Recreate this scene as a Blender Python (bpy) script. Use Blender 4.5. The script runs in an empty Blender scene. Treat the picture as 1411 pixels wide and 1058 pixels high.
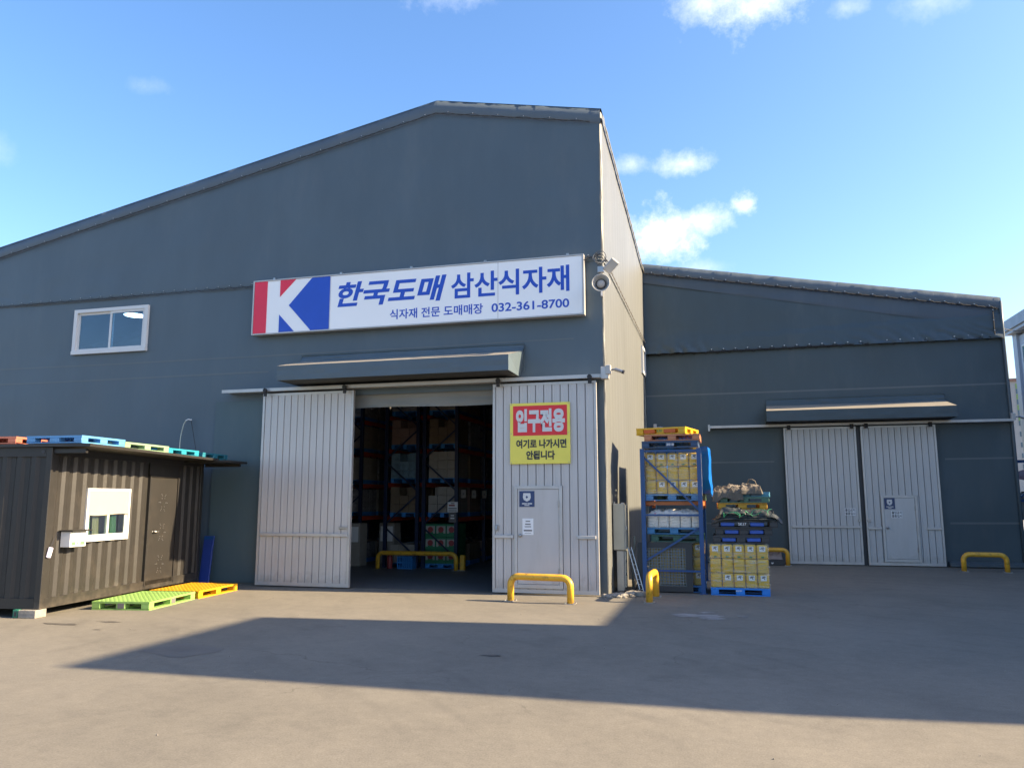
import bpy, math, random
from mathutils import Vector, Matrix, noise
R = math.radians
PI = math.pi
random.seed(7)
S = bpy.context.scene
COL = S.collection

# ------------------------------------------------------------------ camera
cam_d = bpy.data.cameras.new('camera')
cam = bpy.data.objects.new('camera', cam_d)
COL.objects.link(cam)
cam_d.sensor_fit = 'HORIZONTAL'
cam_d.sensor_width = 36.0
cam_d.lens = 36.0 * 1070.0 / 1411.0
cam_d.clip_start = 0.1
cam_d.clip_end = 3000
PITCH, ROLL, YAW = R(8.466), R(-0.084), R(15.013)
cam.location = (0, 0, 1.95)
cam.rotation_euler = (Matrix.Rotation(YAW, 3, 'Z') @ Matrix.Rotation(PI / 2 + PITCH, 3, 'X') @ Matrix.Rotation(ROLL, 3, 'Z')).to_euler()
S.camera = cam

# ------------------------------------------------------------------ light
SUN_EL, SUN_AZ = R(28.0), R(84.6)          # azimuth clockwise from +Y
SUN_DIR = Vector((math.sin(SUN_AZ) * math.cos(SUN_EL), math.cos(SUN_AZ) * math.cos(SUN_EL), math.sin(SUN_EL)))
sun_d = bpy.data.lights.new('sun', 'SUN')
sun_d.energy = 3.2
sun_d.angle = R(0.5)
sun_d.color = (1.0, 0.79, 0.51)
sun = bpy.data.objects.new('sun', sun_d)
COL.objects.link(sun)
sun.location = SUN_DIR * 60
sun.rotation_euler = (-SUN_DIR).to_track_quat('-Z', 'Y').to_euler()

S.view_settings.view_transform = 'Standard'
S.view_settings.look = 'None'
S.view_settings.gamma = 1
S.view_settings.exposure = 2.52
S.view_settings.use_curve_mapping = False
S.cycles.use_denoising = True
S.cycles.max_bounces = 8
S.cycles.transparent_max_bounces = 12

W = bpy.data.worlds.new('World')
S.world = W
W.use_nodes = True


def build_world():
    nt = W.node_tree
    N, L = nt.nodes, nt.links
    N.clear()
    out = N.new('ShaderNodeOutputWorld')
    bg = N.new('ShaderNodeBackground')
    bg.inputs['Strength'].default_value = 0.072
    sky = N.new('ShaderNodeTexSky')
    sky.sky_type = 'NISHITA'
    sky.sun_disc = False
    sky.sun_elevation = SUN_EL
    sky.sun_rotation = SUN_AZ
    sky.altitude = 50
    sky.air_density = 1.0
    sky.dust_density = 1.5
    sky.ozone_density = 2.5
    tc = N.new('ShaderNodeTexCoord')
    nz = N.new('ShaderNodeTexNoise')
    nz.inputs['Scale'].default_value = 16
    nz.inputs['Detail'].default_value = 8
    nz.inputs['Roughness'].default_value = 0.70
    L.new(tc.outputs['Generated'], nz.inputs['Vector'])

    def math_n(op, a, b=None, clamp=False):
        m = N.new('ShaderNodeMath')
        m.operation = op
        m.use_clamp = clamp
        for i, v in enumerate((a, b)):
            if v is None:
                continue
            if isinstance(v, (int, float)):
                m.inputs[i].default_value = v
            else:
                L.new(v, m.inputs[i])
        return m.outputs[0]
    nzc = math_n('SUBTRACT', nz.outputs['Fac'], 0.5)

    def dot(v):
        m = N.new('ShaderNodeVectorMath')
        m.operation = 'DOT_PRODUCT'
        L.new(tc.outputs['Generated'], m.inputs[0])
        m.inputs[1].default_value = v
        return m.outputs['Value']
    total = None
    # clouds: direction, half width, half height (radians), density
    clouds = [((.06, .835, .558), .09, .045, 1.0), ((.0, .83, .555), .05, .03, .75), ((-.03, .91, .40), .040, .016, .8),
              ((-.065, .935, .325), .065, .042, 1.25), ((-.01, .94, .338), .06, .024, .95), ((.04, .94, .352), .022, .018, 1.3),
              ((-.28, .77, .578), .06, .022, .55), ((-.095, .91, .405), .022, .012, .6), ((.15, .84, .525), .03, .014, .5),
              ((-.01, .96, .283), .05, .014, .4), ((-.59, .67, .452), .03, .012, .22), ((-.72, .60, .365), .02, .02, .22),
              ((.23, .83, .515), .05, .02, .4), ((-.33, .25, .90), .25, .12, .7), ((.75, .5, .42), .22, .07, .6), ((-.6, -.6, .45), .3, .08, .8),
              ((.4, -.8, .4), .25, .08, .8), ((-.95, .05, .3), .2, .06, .7)]  # unseen clouds behind the camera are added to raise the ambient light
    for d, a, b, dens in clouds:
        d0 = Vector(d).normalized()
        rt = d0.cross(Vector((0, 0, 1))).normalized()
        up = rt.cross(d0)
        x = math_n('DIVIDE', dot(rt), a)
        y = math_n('DIVIDE', dot(up), b)
        r2 = math_n('ADD', math_n('MULTIPLY', x, x), math_n('MULTIPLY', y, y))
        # only the half of the sky that holds the cloud
        front = math_n('GREATER_THAN', dot(d0), 0.3)
        v = math_n('SUBTRACT', 1.0, math_n('POWER', r2, 0.5))
        v = math_n('ADD', v, math_n('MULTIPLY', nzc, 3.0))
        v = math_n('MULTIPLY', math_n('MULTIPLY', v, 0.80 * dens, True), front)
        total = v if total is None else math_n('MAXIMUM', total, v)
    total = math_n('MULTIPLY', math_n('POWER', total, 1.25), 0.92, True)
    hsv = N.new('ShaderNodeHueSaturation')
    hsv.inputs['Saturation'].default_value = 1.17
    hsv.inputs['Value'].default_value = 1.0
    L.new(sky.outputs[0], hsv.inputs['Color'])
    mix = N.new('ShaderNodeMixRGB')
    mix.inputs['Color2'].default_value = (3.9, 4.05, 4.3, 1)
    L.new(total, mix.inputs['Fac'])
    tint = N.new('ShaderNodeMixRGB')
    tint.blend_type = 'MULTIPLY'
    tint.inputs['Fac'].default_value = 1.0
    tint.inputs['Color2'].default_value = (0.90, 0.865, 0.89, 1)
    L.new(hsv.outputs[0], tint.inputs['Color1'])
    L.new(tint.outputs[0], mix.inputs['Color1'])
    L.new(mix.outputs[0], bg.inputs['Color'])
    L.new(bg.outputs[0], out.inputs['Surface'])


build_world()


# ------------------------------------------------------------------ materials
def srgb(r, g, b):
    def f(c):
        c /= 255.0
        return c / 12.92 if c <= 0.04045 else ((c + 0.055) / 1.055) ** 2.4
    return (f(r), f(g), f(b))


MATS = {}


def mat(name, col, rough=0.6, metal=0.0, var=0.12, scale=3.0, bump=0.0, bscale=40.0, spec=0.5, dirt=0.0, dirtcol=(0.12, 0.10, 0.08),
        stretch=(1, 1, 1), dscale=1.3, emit=None, coat=0.0):
    if name in MATS:
        return MATS[name]
    m = bpy.data.materials.new(name)
    m.use_nodes = True
    nt = m.node_tree
    N, L = nt.nodes, nt.links
    b = N['Principled BSDF']
    b.inputs['Roughness'].default_value = rough
    b.inputs['Metallic'].default_value = metal
    b.inputs['Specular IOR Level'].default_value = spec
    b.inputs['Coat Weight'].default_value = coat
    tc = N.new('ShaderNodeTexCoord')
    mp = N.new('ShaderNodeMapping')
    mp.inputs['Scale'].default_value = stretch
    L.new(tc.outputs['Object'], mp.inputs['Vector'])
    geo = N.new('ShaderNodeObjectInfo')
    addv = N.new('ShaderNodeVectorMath')
    addv.operation = 'ADD'
    L.new(mp.outputs[0], addv.inputs[0])
    mulr = N.new('ShaderNodeVectorMath')
    mulr.operation = 'SCALE'
    mulr.inputs['Scale'].default_value = 0.37
    L.new(geo.outputs['Location'], mulr.inputs[0])
    L.new(mulr.outputs[0], addv.inputs[1])
    vec = addv.outputs[0]
    nz = N.new('ShaderNodeTexNoise')
    nz.inputs['Scale'].default_value = scale
    nz.inputs['Detail'].default_value = 6
    nz.inputs['Roughness'].default_value = 0.6
    L.new(vec, nz.inputs['Vector'])
    mr = N.new('ShaderNodeMapRange')
    mr.inputs['From Min'].default_value = 0.3
    mr.inputs['From Max'].default_value = 0.7
    mr.inputs['To Min'].default_value = 1 - var
    mr.inputs['To Max'].default_value = 1 + var
    L.new(nz.outputs['Fac'], mr.inputs['Value'])
    vm = N.new('ShaderNodeVectorMath')
    vm.operation = 'SCALE'
    vm.inputs[0].default_value = col
    L.new(mr.outputs[0], vm.inputs['Scale'])
    last = vm.outputs[0]
    if dirt > 0:
        n2 = N.new('ShaderNodeTexNoise')
        n2.inputs['Scale'].default_value = dscale
        n2.inputs['Detail'].default_value = 9
        n2.inputs['Roughness'].default_value = 0.7
        L.new(vec, n2.inputs['Vector'])
        r2 = N.new('ShaderNodeMapRange')
        r2.inputs['From Min'].default_value = 0.52
        r2.inputs['From Max'].default_value = 0.78
        r2.inputs['To Max'].default_value = dirt
        L.new(n2.outputs['Fac'], r2.inputs['Value'])
        mx = N.new('ShaderNodeMixRGB')
        mx.inputs['Color2'].default_value = (*dirtcol, 1)
        L.new(r2.outputs[0], mx.inputs['Fac'])
        L.new(last, mx.inputs['Color1'])
        last = mx.outputs[0]
    L.new(last, b.inputs['Base Color'])
    if bump > 0:
        n3 = N.new('ShaderNodeTexNoise')
        n3.inputs['Scale'].default_value = bscale
        n3.inputs['Detail'].default_value = 5
        L.new(vec, n3.inputs['Vector'])
        bp = N.new('ShaderNodeBump')
        bp.inputs['Strength'].default_value = bump
        bp.inputs['Distance'].default_value = 0.02
        L.new(n3.outputs['Fac'], bp.inputs['Height'])
        L.new(bp.outputs[0], b.inputs['Normal'])
    if emit:
        b.inputs['Emission Color'].default_value = (*emit[:3], 1)
        b.inputs['Emission Strength'].default_value = emit[3]
    MATS[name] = m
    return m


def fabric_mat(name, col):
    m = mat(name, col, rough=0.45, var=0.07, scale=0.5, bump=0.0, spec=0.38, dirt=0.14, dirtcol=(0.20, 0.20, 0.19), dscale=0.7, stretch=(2, 2, .6))
    nt = m.node_tree
    N, L = nt.nodes, nt.links
    b = N['Principled BSDF']
    tc = N.new('ShaderNodeTexCoord')
    # long soft folds, vertical sag lines and a fine weave
    mp = N.new('ShaderNodeMapping')
    mp.inputs['Scale'].default_value = (1.5, 1.5, 0.28)
    L.new(tc.outputs['Object'], mp.inputs['Vector'])
    n1 = N.new('ShaderNodeTexNoise')
    n1.inputs['Scale'].default_value = 1.6
    n1.inputs['Detail'].default_value = 4
    n1.inputs['Distortion'].default_value = 0.6
    L.new(mp.outputs[0], n1.inputs['Vector'])
    n2 = N.new('ShaderNodeTexNoise')
    n2.inputs['Scale'].default_value = 90
    n2.inputs['Detail'].default_value = 2
    L.new(tc.outputs['Object'], n2.inputs['Vector'])
    b1 = N.new('ShaderNodeBump')
    b1.inputs['Strength'].default_value = 0.12
    b1.inputs['Distance'].default_value = 0.04
    L.new(n1.outputs['Fac'], b1.inputs['Height'])
    b2 = N.new('ShaderNodeBump')
    b2.inputs['Strength'].default_value = 0.05
    b2.inputs['Distance'].default_value = 0.005
    L.new(n2.outputs['Fac'], b2.inputs['Height'])
    L.new(b1.outputs[0], b2.inputs['Normal'])
    L.new(b2.outputs[0], b.inputs['Normal'])
    return m


def glass_mat(name, tint=(0.7, 0.85, 0.9), refl=0.35):
    if name in MATS:
        return MATS[name]
    m = bpy.data.materials.new(name)
    m.use_nodes = True
    nt = m.node_tree
    N, L = nt.nodes, nt.links
    N.clear()
    out = N.new('ShaderNodeOutputMaterial')
    gl = N.new('ShaderNodeBsdfGlossy')
    gl.inputs['Roughness'].default_value = 0.02
    gl.inputs['Color'].default_value = (0.9, 0.95, 1, 1)
    tr = N.new('ShaderNodeBsdfTransparent')
    tr.inputs['Color'].default_value = (*tint, 1)
    nz = N.new('ShaderNodeTexNoise')
    nz.inputs['Scale'].default_value = 2
    mr = N.new('ShaderNodeMapRange')
    mr.inputs['To Min'].default_value = refl * 0.85
    mr.inputs['To Max'].default_value = refl * 1.15
    L.new(nz.outputs['Fac'], mr.inputs['Value'])
    mx = N.new('ShaderNodeMixShader')
    L.new(mr.outputs[0], mx.inputs[0])
    L.new(tr.outputs[0], mx.inputs[1])
    L.new(gl.outputs[0], mx.inputs[2])
    L.new(mx.outputs[0], out.inputs['Surface'])
    MATS[name] = m
    return m


def film_mat():
    name = 'stretch film'
    m = bpy.data.materials.new(name)
    m.use_nodes = True
    nt = m.node_tree
    N, L = nt.nodes, nt.links
    N.clear()
    out = N.new('ShaderNodeOutputMaterial')
    gl = N.new('ShaderNodeBsdfPrincipled')
    gl.inputs['Roughness'].default_value = 0.22
    gl.inputs['Base Color'].default_value = (0.75, 0.74, 0.68, 1)
    tr = N.new('ShaderNodeBsdfTransparent')
    tr.inputs['Color'].default_value = (0.97, 0.97, 0.95, 1)
    tc = N.new('ShaderNodeTexCoord')
    mp = N.new('ShaderNodeMapping')
    mp.inputs['Scale'].default_value = (1.2, 1.2, 9)
    mp.inputs['Rotation'].default_value = (0.12, 0.2, 0)
    L.new(tc.outputs['Object'], mp.inputs['Vector'])
    nz = N.new('ShaderNodeTexNoise')
    nz.inputs['Scale'].default_value = 3.5
    nz.inputs['Detail'].default_value = 7
    nz.inputs['Distortion'].default_value = 1.2
    L.new(mp.outputs[0], nz.inputs['Vector'])
    mr = N.new('ShaderNodeMapRange')
    mr.inputs['From Min'].default_value = 0.42
    mr.inputs['From Max'].default_value = 0.75
    mr.inputs['To Min'].default_value = 0.04
    mr.inputs['To Max'].default_value = 0.48
    L.new(nz.outputs['Fac'], mr.inputs['Value'])
    bp = N.new('ShaderNodeBump')
    bp.inputs['Strength'].default_value = 0.9
    bp.inputs['Distance'].default_value = 0.03
    L.new(nz.outputs['Fac'], bp.inputs['Height'])
    L.new(bp.outputs[0], gl.inputs['Normal'])
    mx = N.new('ShaderNodeMixShader')
    L.new(mr.outputs[0], mx.inputs[0])
    L.new(tr.outputs[0], mx.inputs[1])
    L.new(gl.outputs[0], mx.inputs[2])
    L.new(mx.outputs[0], out.inputs['Surface'])
    return m


def base_dust(m, h, col, amt):
    """splashed dust and mud that thins out above the ground"""
    nt = m.node_tree
    N, L = nt.nodes, nt.links
    b = N['Principled BSDF']
    src = b.inputs['Base Color'].links[0].from_socket
    g_ = N.new('ShaderNodeNewGeometry')
    sp = N.new('ShaderNodeSeparateXYZ')
    L.new(g_.outputs['Position'], sp.inputs[0])
    nz = N.new('ShaderNodeTexNoise')
    nz.inputs['Scale'].default_value = 5
    nz.inputs['Detail'].default_value = 8
    nz.inputs['Roughness'].default_value = .7
    L.new(g_.outputs['Position'], nz.inputs['Vector'])
    ad = N.new('ShaderNodeMath')
    ad.operation = 'MULTIPLY_ADD'
    ad.inputs[1].default_value = h * 1.6
    L.new(nz.outputs['Fac'], ad.inputs[0])
    ad.inputs[2].default_value = -h * .3
    dv = N.new('ShaderNodeMath')
    dv.operation = 'SUBTRACT'
    L.new(ad.outputs[0], dv.inputs[0])
    L.new(sp.outputs['Z'], dv.inputs[1])
    mr = N.new('ShaderNodeMapRange')
    mr.inputs['From Min'].default_value = 0
    mr.inputs['From Max'].default_value = h * .6
    mr.inputs['To Max'].default_value = amt
    L.new(dv.outputs[0], mr.inputs['Value'])
    mx = N.new('ShaderNodeMixRGB')
    mx.inputs['Color2'].default_value = (*col, 1)
    L.new(mr.outputs[0], mx.inputs['Fac'])
    L.new(src, mx.inputs['Color1'])
    L.new(mx.outputs[0], b.inputs['Base Color'])


M_FAB = fabric_mat('pvc tarpaulin grey', (0.080, 0.110, 0.134))
M_FAB2 = fabric_mat('pvc tarpaulin teal patch', (0.07, 0.105, 0.118))
M_FABB = fabric_mat('pvc tarpaulin dark grey', (0.053, 0.078, 0.093))
base_dust(M_FAB, .55, (0.16, 0.145, 0.12), .5)
base_dust(M_FABB, .5, (0.13, 0.12, 0.105), .35)
M_BLACK = mat('black rope', (0.02, 0.02, 0.022), 0.7)
M_EYE = mat('eyelet metal', (0.4, 0.4, 0.4), 0.35, 0.6)
M_DOOR = mat('silver grey coated steel', (0.47, 0.45, 0.44), 0.36, 0.1, var=0.05, scale=1.2, bump=0.03, bscale=6, dirt=0.25, dirtcol=(0.3, 0.27, 0.23), dscale=1.6, stretch=(3, 3, .6))
M_DOORB = mat('bluish grey coated steel', (0.46, 0.46, 0.46), 0.38, 0.1, var=0.05, scale=1.2, bump=0.03, bscale=6, dirt=0.2, dirtcol=(0.25, 0.23, 0.2), stretch=(3, 3, .6))
base_dust(M_DOOR, .6, (0.25, 0.21, 0.165), .6)
base_dust(M_DOORB, .6, (0.22, 0.19, 0.155), .5)
M_GROOVE = mat('door groove', (0.14, 0.14, 0.145), 0.6)
M_TRIM = mat('pale aluminium trim', (0.46, 0.45, 0.44), 0.38, 0.3, var=0.08, dirt=0.3)
M_WHITE = mat('white paint', (0.60, 0.60, 0.59), 0.4, var=0.03, dirt=0.15, dirtcol=(0.4, 0.38, 0.33))
M_YEL = mat('yellow barrier paint', (0.70, 0.37, 0.03), 0.38, var=0.08, scale=5, bump=0.10, bscale=30, dirt=0.95, dirtcol=(0.07, 0.045, 0.03), dscale=8)
M_SBLUE = mat('sign blue film', srgb(20, 72, 180), 0.35, var=0.04)
M_SRED = mat('sign red film', srgb(222, 30, 66), 0.35, var=0.04)
M_SWHITE = mat('sign face white', (0.85, 0.85, 0.85), 0.35, var=0.025, scale=1.0)
M_SYEL = mat('sign face yellow', (0.80, 0.68, 0.10), 0.4, var=0.05)
M_RED2 = mat('sign red panel', srgb(214, 36, 48), 0.4, var=0.04)
M_INK = mat('black ink', (0.03, 0.03, 0.035), 0.5)
M_NAVY = mat('navy sticker', (0.02, 0.045, 0.13), 0.4)
M_CONT = mat('dark brown grey container paint', (0.018, 0.0165, 0.015), 0.5, var=0.15, scale=2, bump=0.05, bscale=10, dirt=0.45, dirtcol=(0.055, 0.046, 0.038), dscale=2.2)
M_CONT2 = mat('black container rail paint', (0.016, 0.015, 0.0145), 0.5, var=0.1, dirt=0.25, dirtcol=(0.07, 0.062, 0.055))
base_dust(M_CONT, .7, (0.10, 0.085, 0.065), .55)
M_STEEL = mat('worn steel', (0.35, 0.35, 0.35), 0.35, 0.8)
M_RBLUE = mat('rack blue paint', (0.007, 0.058, 0.19), 0.38, var=0.08, dirt=0.2)
M_RORG = mat('rack orange paint', (0.45, 0.13, 0.03), 0.4, var=0.08, dirt=0.15)
M_CAN = mat('yellow plastic can', (0.64, 0.40, 0.03), 0.33, var=0.06, scale=6, bump=0.05, bscale=9)
M_CANW = mat('white plastic jug', (0.66, 0.66, 0.64), 0.35, var=0.05)
M_LABEL = mat('paper label', (0.75, 0.75, 0.75), 0.5, var=0.03)
M_PRINT = mat('grey label print', (0.13, 0.12, 0.12), 0.5)
M_GPRINT = mat('green print', (0.03, 0.16, 0.05), 0.5)
M_FILM = film_mat()
M_GLASS = glass_mat('window glass', (0.6, 0.75, 0.85), 0.075)
M_GLASS2 = glass_mat('office glass', (0.8, 0.88, 0.85), 0.22)
M_CONC = mat('broken concrete', (0.24, 0.22, 0.19), 0.85, var=0.2, scale=8, bump=0.5, bscale=20)
M_WOOD = mat('raw timber', (0.48, 0.33, 0.19), 0.75, var=0.15, scale=8, bump=0.2, stretch=(1, 6, 6))


def pal_mat(name, col):
    return mat('pallet plastic ' + name, col, 0.42, var=0.07, scale=4, bump=0.04, bscale=12, dirt=0.6, dirtcol=tuple(c * .45 + .022 for c in col), dscale=5)


# ------------------------------------------------------------------ mesh helper
class MB:
    def __init__(self):
        self.v = []
        self.f = []

    def quad(self, *p):
        n = len(self.v)
        self.v += [tuple(q) for q in p]
        self.f.append(tuple(range(n, n + len(p))))

    def box(self, x0, x1, y0, y1, z0, z1, ch=0.0):
        if ch > 0:
            return self.cbox(x0, x1, y0, y1, z0, z1, ch)
        n = len(self.v)
        self.v += [(x0, y0, z0), (x1, y0, z0), (x1, y1, z0), (x0, y1, z0), (x0, y0, z1), (x1, y0, z1), (x1, y1, z1), (x0, y1, z1)]
        for q in ((0, 3, 2, 1), (4, 5, 6, 7), (0, 1, 5, 4), (1, 2, 6, 5), (2, 3, 7, 6), (3, 0, 4, 7)):
            self.f.append(tuple(n + i for i in q))
        return self

    def cbox(self, x0, x1, y0, y1, z0, z1, c):
        # box with chamfered edges
        n = len(self.v)
        idx = {}
        X, Y, Z = (x0, x1), (y0, y1), (z0, z1)
        for i in (0, 1):
            for j in (0, 1):
                for k in (0, 1):
                    sx, sy, sz = (1 if i == 0 else -1), (1 if j == 0 else -1), (1 if k == 0 else -1)
                    for a, o in (('x', (0, c, c)), ('y', (c, 0, c)), ('z', (c, c, 0))):
                        idx[(i, j, k, a)] = len(self.v)
                        self.v.append((X[i] + sx * o[0], Y[j] + sy * o[1], Z[k] + sz * o[2]))
        F = self.f
        for i in (0, 1):
            q = [idx[(i, j, k, 'x')] for j, k in ((0, 0), (1, 0), (1, 1), (0, 1))]
            F.append(tuple(q if i == 1 else q[::-1]))
            q = [idx[(j, i, k, 'y')] for j, k in ((0, 0), (1, 0), (1, 1), (0, 1))]
            F.append(tuple(q[::-1] if i == 1 else q))
            q = [idx[(j, k, i, 'z')] for j, k in ((0, 0), (1, 0), (1, 1), (0, 1))]
            F.append(tuple(q if i == 1 else q[::-1]))
        for a in (0, 1):
            for b in (0, 1):
                q = [idx[(a, b, 0, 'x')], idx[(a, b, 1, 'x')], idx[(a, b, 1, 'y')], idx[(a, b, 0, 'y')]]
                F.append(tuple(q if (a + b) % 2 else q[::-1]))
                q = [idx[(a, 0, b, 'x')], idx[(a, 1, b, 'x')], idx[(a, 1, b, 'z')], idx[(a, 0, b, 'z')]]
                F.append(tuple(q[::-1] if (a + b) % 2 else q))
                q = [idx[(0, a, b, 'y')], idx[(1, a, b, 'y')], idx[(1, a, b, 'z')], idx[(0, a, b, 'z')]]
                F.append(tuple(q if (a + b) % 2 else q[::-1]))
        for i in (0, 1):
            for j in (0, 1):
                for k in (0, 1):
                    q = [idx[(i, j, k, a)] for a in 'xyz']
                    F.append(tuple(q if (i + j + k) % 2 else q[::-1]))
        return self

    def tube(self, pts, r, seg=8, caps=True, closed=False):
        pts = [Vector(p) for p in pts]
        n0 = len(self.v)
        m = len(pts)
        up = None
        for i, p in enumerate(pts):
            a = pts[max(i - 1, 0)]
            b = pts[min(i + 1, m - 1)]
            t = (b - a).normalized()
            if up is None:
                up = Vector((0, 0, 1)) if abs(t.z) < 0.9 else Vector((0, 1, 0))
            s = t.cross(up)
            if s.length < 1e-4:
                s = t.cross(Vector((1, 0, 0)))
            s.normalize()
            up = s.cross(t).normalized()
            rr = r[i] if isinstance(r, (list, tuple)) else r
            for k in range(seg):
                an = 2 * PI * k / seg
                self.v.append(tuple(p + s * math.cos(an) * rr + up * math.sin(an) * rr))
        for i in range(m - 1):
            for k in range(seg):
                a = n0 + i * seg + k
                b = n0 + i * seg + (k + 1) % seg
                self.f.append((a, b, b + seg, a + seg))
        if caps:
            self.f.append(tuple(n0 + k for k in range(seg))[::-1])
            self.f.append(tuple(n0 + (m - 1) * seg + k for k in range(seg)))
        return self

    def bar(self, a, b, w, d):
        # rectangular bar from a to b, w across, d the other way
        a, b = Vector(a), Vector(b)
        t = (b - a).normalized()
        up = Vector((0, 1, 0)) if abs(t.y) < 0.9 else Vector((1, 0, 0))
        s = t.cross(up).normalized()
        u = s.cross(t)
        n = len(self.v)
        for p in (a, b):
            for i, j in ((-1, -1), (1, -1), (1, 1), (-1, 1)):
                self.v.append(tuple(p + s * i * w / 2 + u * j * d / 2))
        for q in ((3, 2, 1, 0), (4, 5, 6, 7), (0, 1, 5, 4), (1, 2, 6, 5), (2, 3, 7, 6), (3, 0, 4, 7)):
            self.f.append(tuple(n + i for i in q))
        return self

    def lathe(self, prof, seg=24, axis='Z', c=(0, 0, 0), caps=False):
        n0 = len(self.v)
        for r, h in prof:
            for k in range(seg):
                an = 2 * PI * k / seg
                x, y = r * math.cos(an), r * math.sin(an)
                p = (x, y, h) if axis == 'Z' else ((x, h, y) if axis == 'Y' else (h, x, y))
                self.v.append((p[0] + c[0], p[1] + c[1], p[2] + c[2]))
        for i in range(len(prof) - 1):
            for k in range(seg):
                a = n0 + i * seg + k
                b = n0 + i * seg + (k + 1) % seg
                self.f.append((a, b, b + seg, a + seg) if axis != 'Y' else (b, a, a + seg, b + seg))
        if caps:
            self.f.append(tuple(n0 + k for k in range(seg)))
            self.f.append(tuple(n0 + (len(prof) - 1) * seg + k for k in range(seg)))
        return self

    def prism(self, poly, y0, y1):
        # polygon in XZ extruded along Y
        n = len(self.v)
        m = len(poly)
        self.v += [(x, y0, z) for x, z in poly] + [(x, y1, z) for x, z in poly]
        self.f.append(tuple(range(n, n + m)))
        self.f.append(tuple(range(n + m, n + 2 * m))[::-1])
        for i in range(m):
            j = (i + 1) % m
            self.f.append((n + j, n + i, n + m + i, n + m + j))
        return self

    def grid(self, nu, nv, fn, skip=None):
        n = len(self.v)
        for j in range(nv + 1):
            for i in range(nu + 1):
                self.v.append(tuple(fn(i / nu, j / nv)))
        for j in range(nv):
            for i in range(nu):
                if skip and skip(i, j):
                    continue
                a = n + j * (nu + 1) + i
                self.f.append((a, a + 1, a + nu + 2, a + nu + 1))
        return self

    def xform(self, mtx, start=0):
        for i in range(start, len(self.v)):
            self.v[i] = tuple(mtx @ Vector(self.v[i]))
        return self

    def mesh(self, name, m, smooth=False):
        me = bpy.data.meshes.new(name)
        me.from_pydata(self.v, [], self.f)
        if m is not None:
            me.materials.append(m)
        if smooth:
            me.polygons.foreach_set('use_smooth', [True] * len(me.polygons))
        me.update()
        return me


WM = {}      # world matrix of every empty/parent we make


def thing(name, label, cat, loc=(0, 0, 0), rz=0.0, group=None, rot=None):
    o = bpy.data.objects.new(name, None)
    o.empty_display_size = 0.2
    COL.objects.link(o)
    o.location = loc
    o.rotation_euler = rot if rot else (0, 0, rz)
    o['label'] = label
    o['category'] = cat
    if group:
        o['group'] = group
    WM[o] = Matrix.Translation(loc) @ o.rotation_euler.to_matrix().to_4x4()
    return o


def part(name, mb, m, parent=None, loc=(0, 0, 0), rot=(0, 0, 0), label=None, world=False, smooth=False, stuff=False, bevel=0.0, fix=False):
    if isinstance(mb, MB):
        if world and parent is not None:
            mb.xform(WM[parent].inverted())
        me = mb.mesh(name, m, smooth)
        if fix:
            fix_normals(me)
    else:
        me = mb
    o = bpy.data.objects.new(name, me)
    COL.objects.link(o)
    o.location = loc
    o.rotation_euler = rot
    if parent is not None:
        o.parent = parent
        WM[o] = WM[parent] @ Matrix.Translation(loc) @ o.rotation_euler.to_matrix().to_4x4()
    else:
        WM[o] = Matrix.Translation(loc) @ o.rotation_euler.to_matrix().to_4x4()
    if label:
        o['label'] = label
    if stuff:
        o['kind'] = 'stuff'
    if bevel:
        bv = o.modifiers.new('bevel', 'BEVEL')
        bv.width = bevel
        bv.segments = 2
        bv.limit_method = 'ANGLE'
    return o


def fix_normals(me):
    import bmesh
    b = bmesh.new()
    b.from_mesh(me)
    bmesh.ops.recalc_face_normals(b, faces=b.faces)
    b.to_mesh(me)
    b.free()


def tag(o, label, cat, group=None):
    o['label'] = label
    o['category'] = cat
    if group:
        o['group'] = group
    return o


def structure(o):
    o['kind'] = 'structure'
    return o


def copy_tree(o, parent=None):
    c = o.copy()
    COL.objects.link(c)
    if parent is not None:
        c.parent = parent
    for ch in o.children:
        copy_tree(ch, c)
    return c


def place(proto, first, loc, rot=(0, 0, 0), label=None, group=None):
    o = proto if first else copy_tree(proto)
    o.location = loc
    o.rotation_euler = rot
    if label:
        o['label'] = label
    if group:
        o['group'] = group
    return o


def text_mesh(body, w, h, offset=0.0, depth=0.004, shear=0.0):
    """Text standing in the XZ plane, facing -Y, lower left corner at the origin, scaled to w by h."""
    cu = bpy.data.curves.new('text', 'FONT')
    cu.body = body
    cu.size = 1.0
    cu.offset = offset
    cu.extrude = 0.01
    cu.resolution_u = 4
    to = bpy.data.objects.new('text', cu)
    COL.objects.link(to)
    dg = bpy.context.evaluated_depsgraph_get()
    me = bpy.data.meshes.new_from_object(to.evaluated_get(dg))
    bpy.data.objects.remove(to)
    bpy.data.curves.remove(cu)
    vs = [v.co.copy() for v in me.vertices]
    if not vs:
        return me
    if shear:
        for v in vs:
            v.x += v.y * shear
    x0, x1 = min(v.x for v in vs), max(v.x for v in vs)
    y0, y1 = min(v.y for v in vs), max(v.y for v in vs)
    sx, sy = w / (x1 - x0), h / (y1 - y0)
    for mv, v in zip(me.vertices, vs):
        mv.co = ((v.x - x0) * sx, -(v.z + 0.01) / 0.02 * depth, (v.y - y0) * sy)
    me.materials.clear()
    me.update()
    return me


def text(body, x, y, z, w, h, m, parent, offset=0.0, name='lettering', shear=0.0, depth=0.004):
    me = text_mesh(body, w, h, offset, depth, shear)
    me.materials.append(m)
    p = WM[parent].inverted() @ Vector((x, y, z))
    o = part(name, me, m, parent, loc=p)
    return o


def fbm(x, y, z, s=1.0, o=3):
    return noise.fractal(Vector((x * s, y * s, z * s)), 1.0, 2.0, o)


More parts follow.
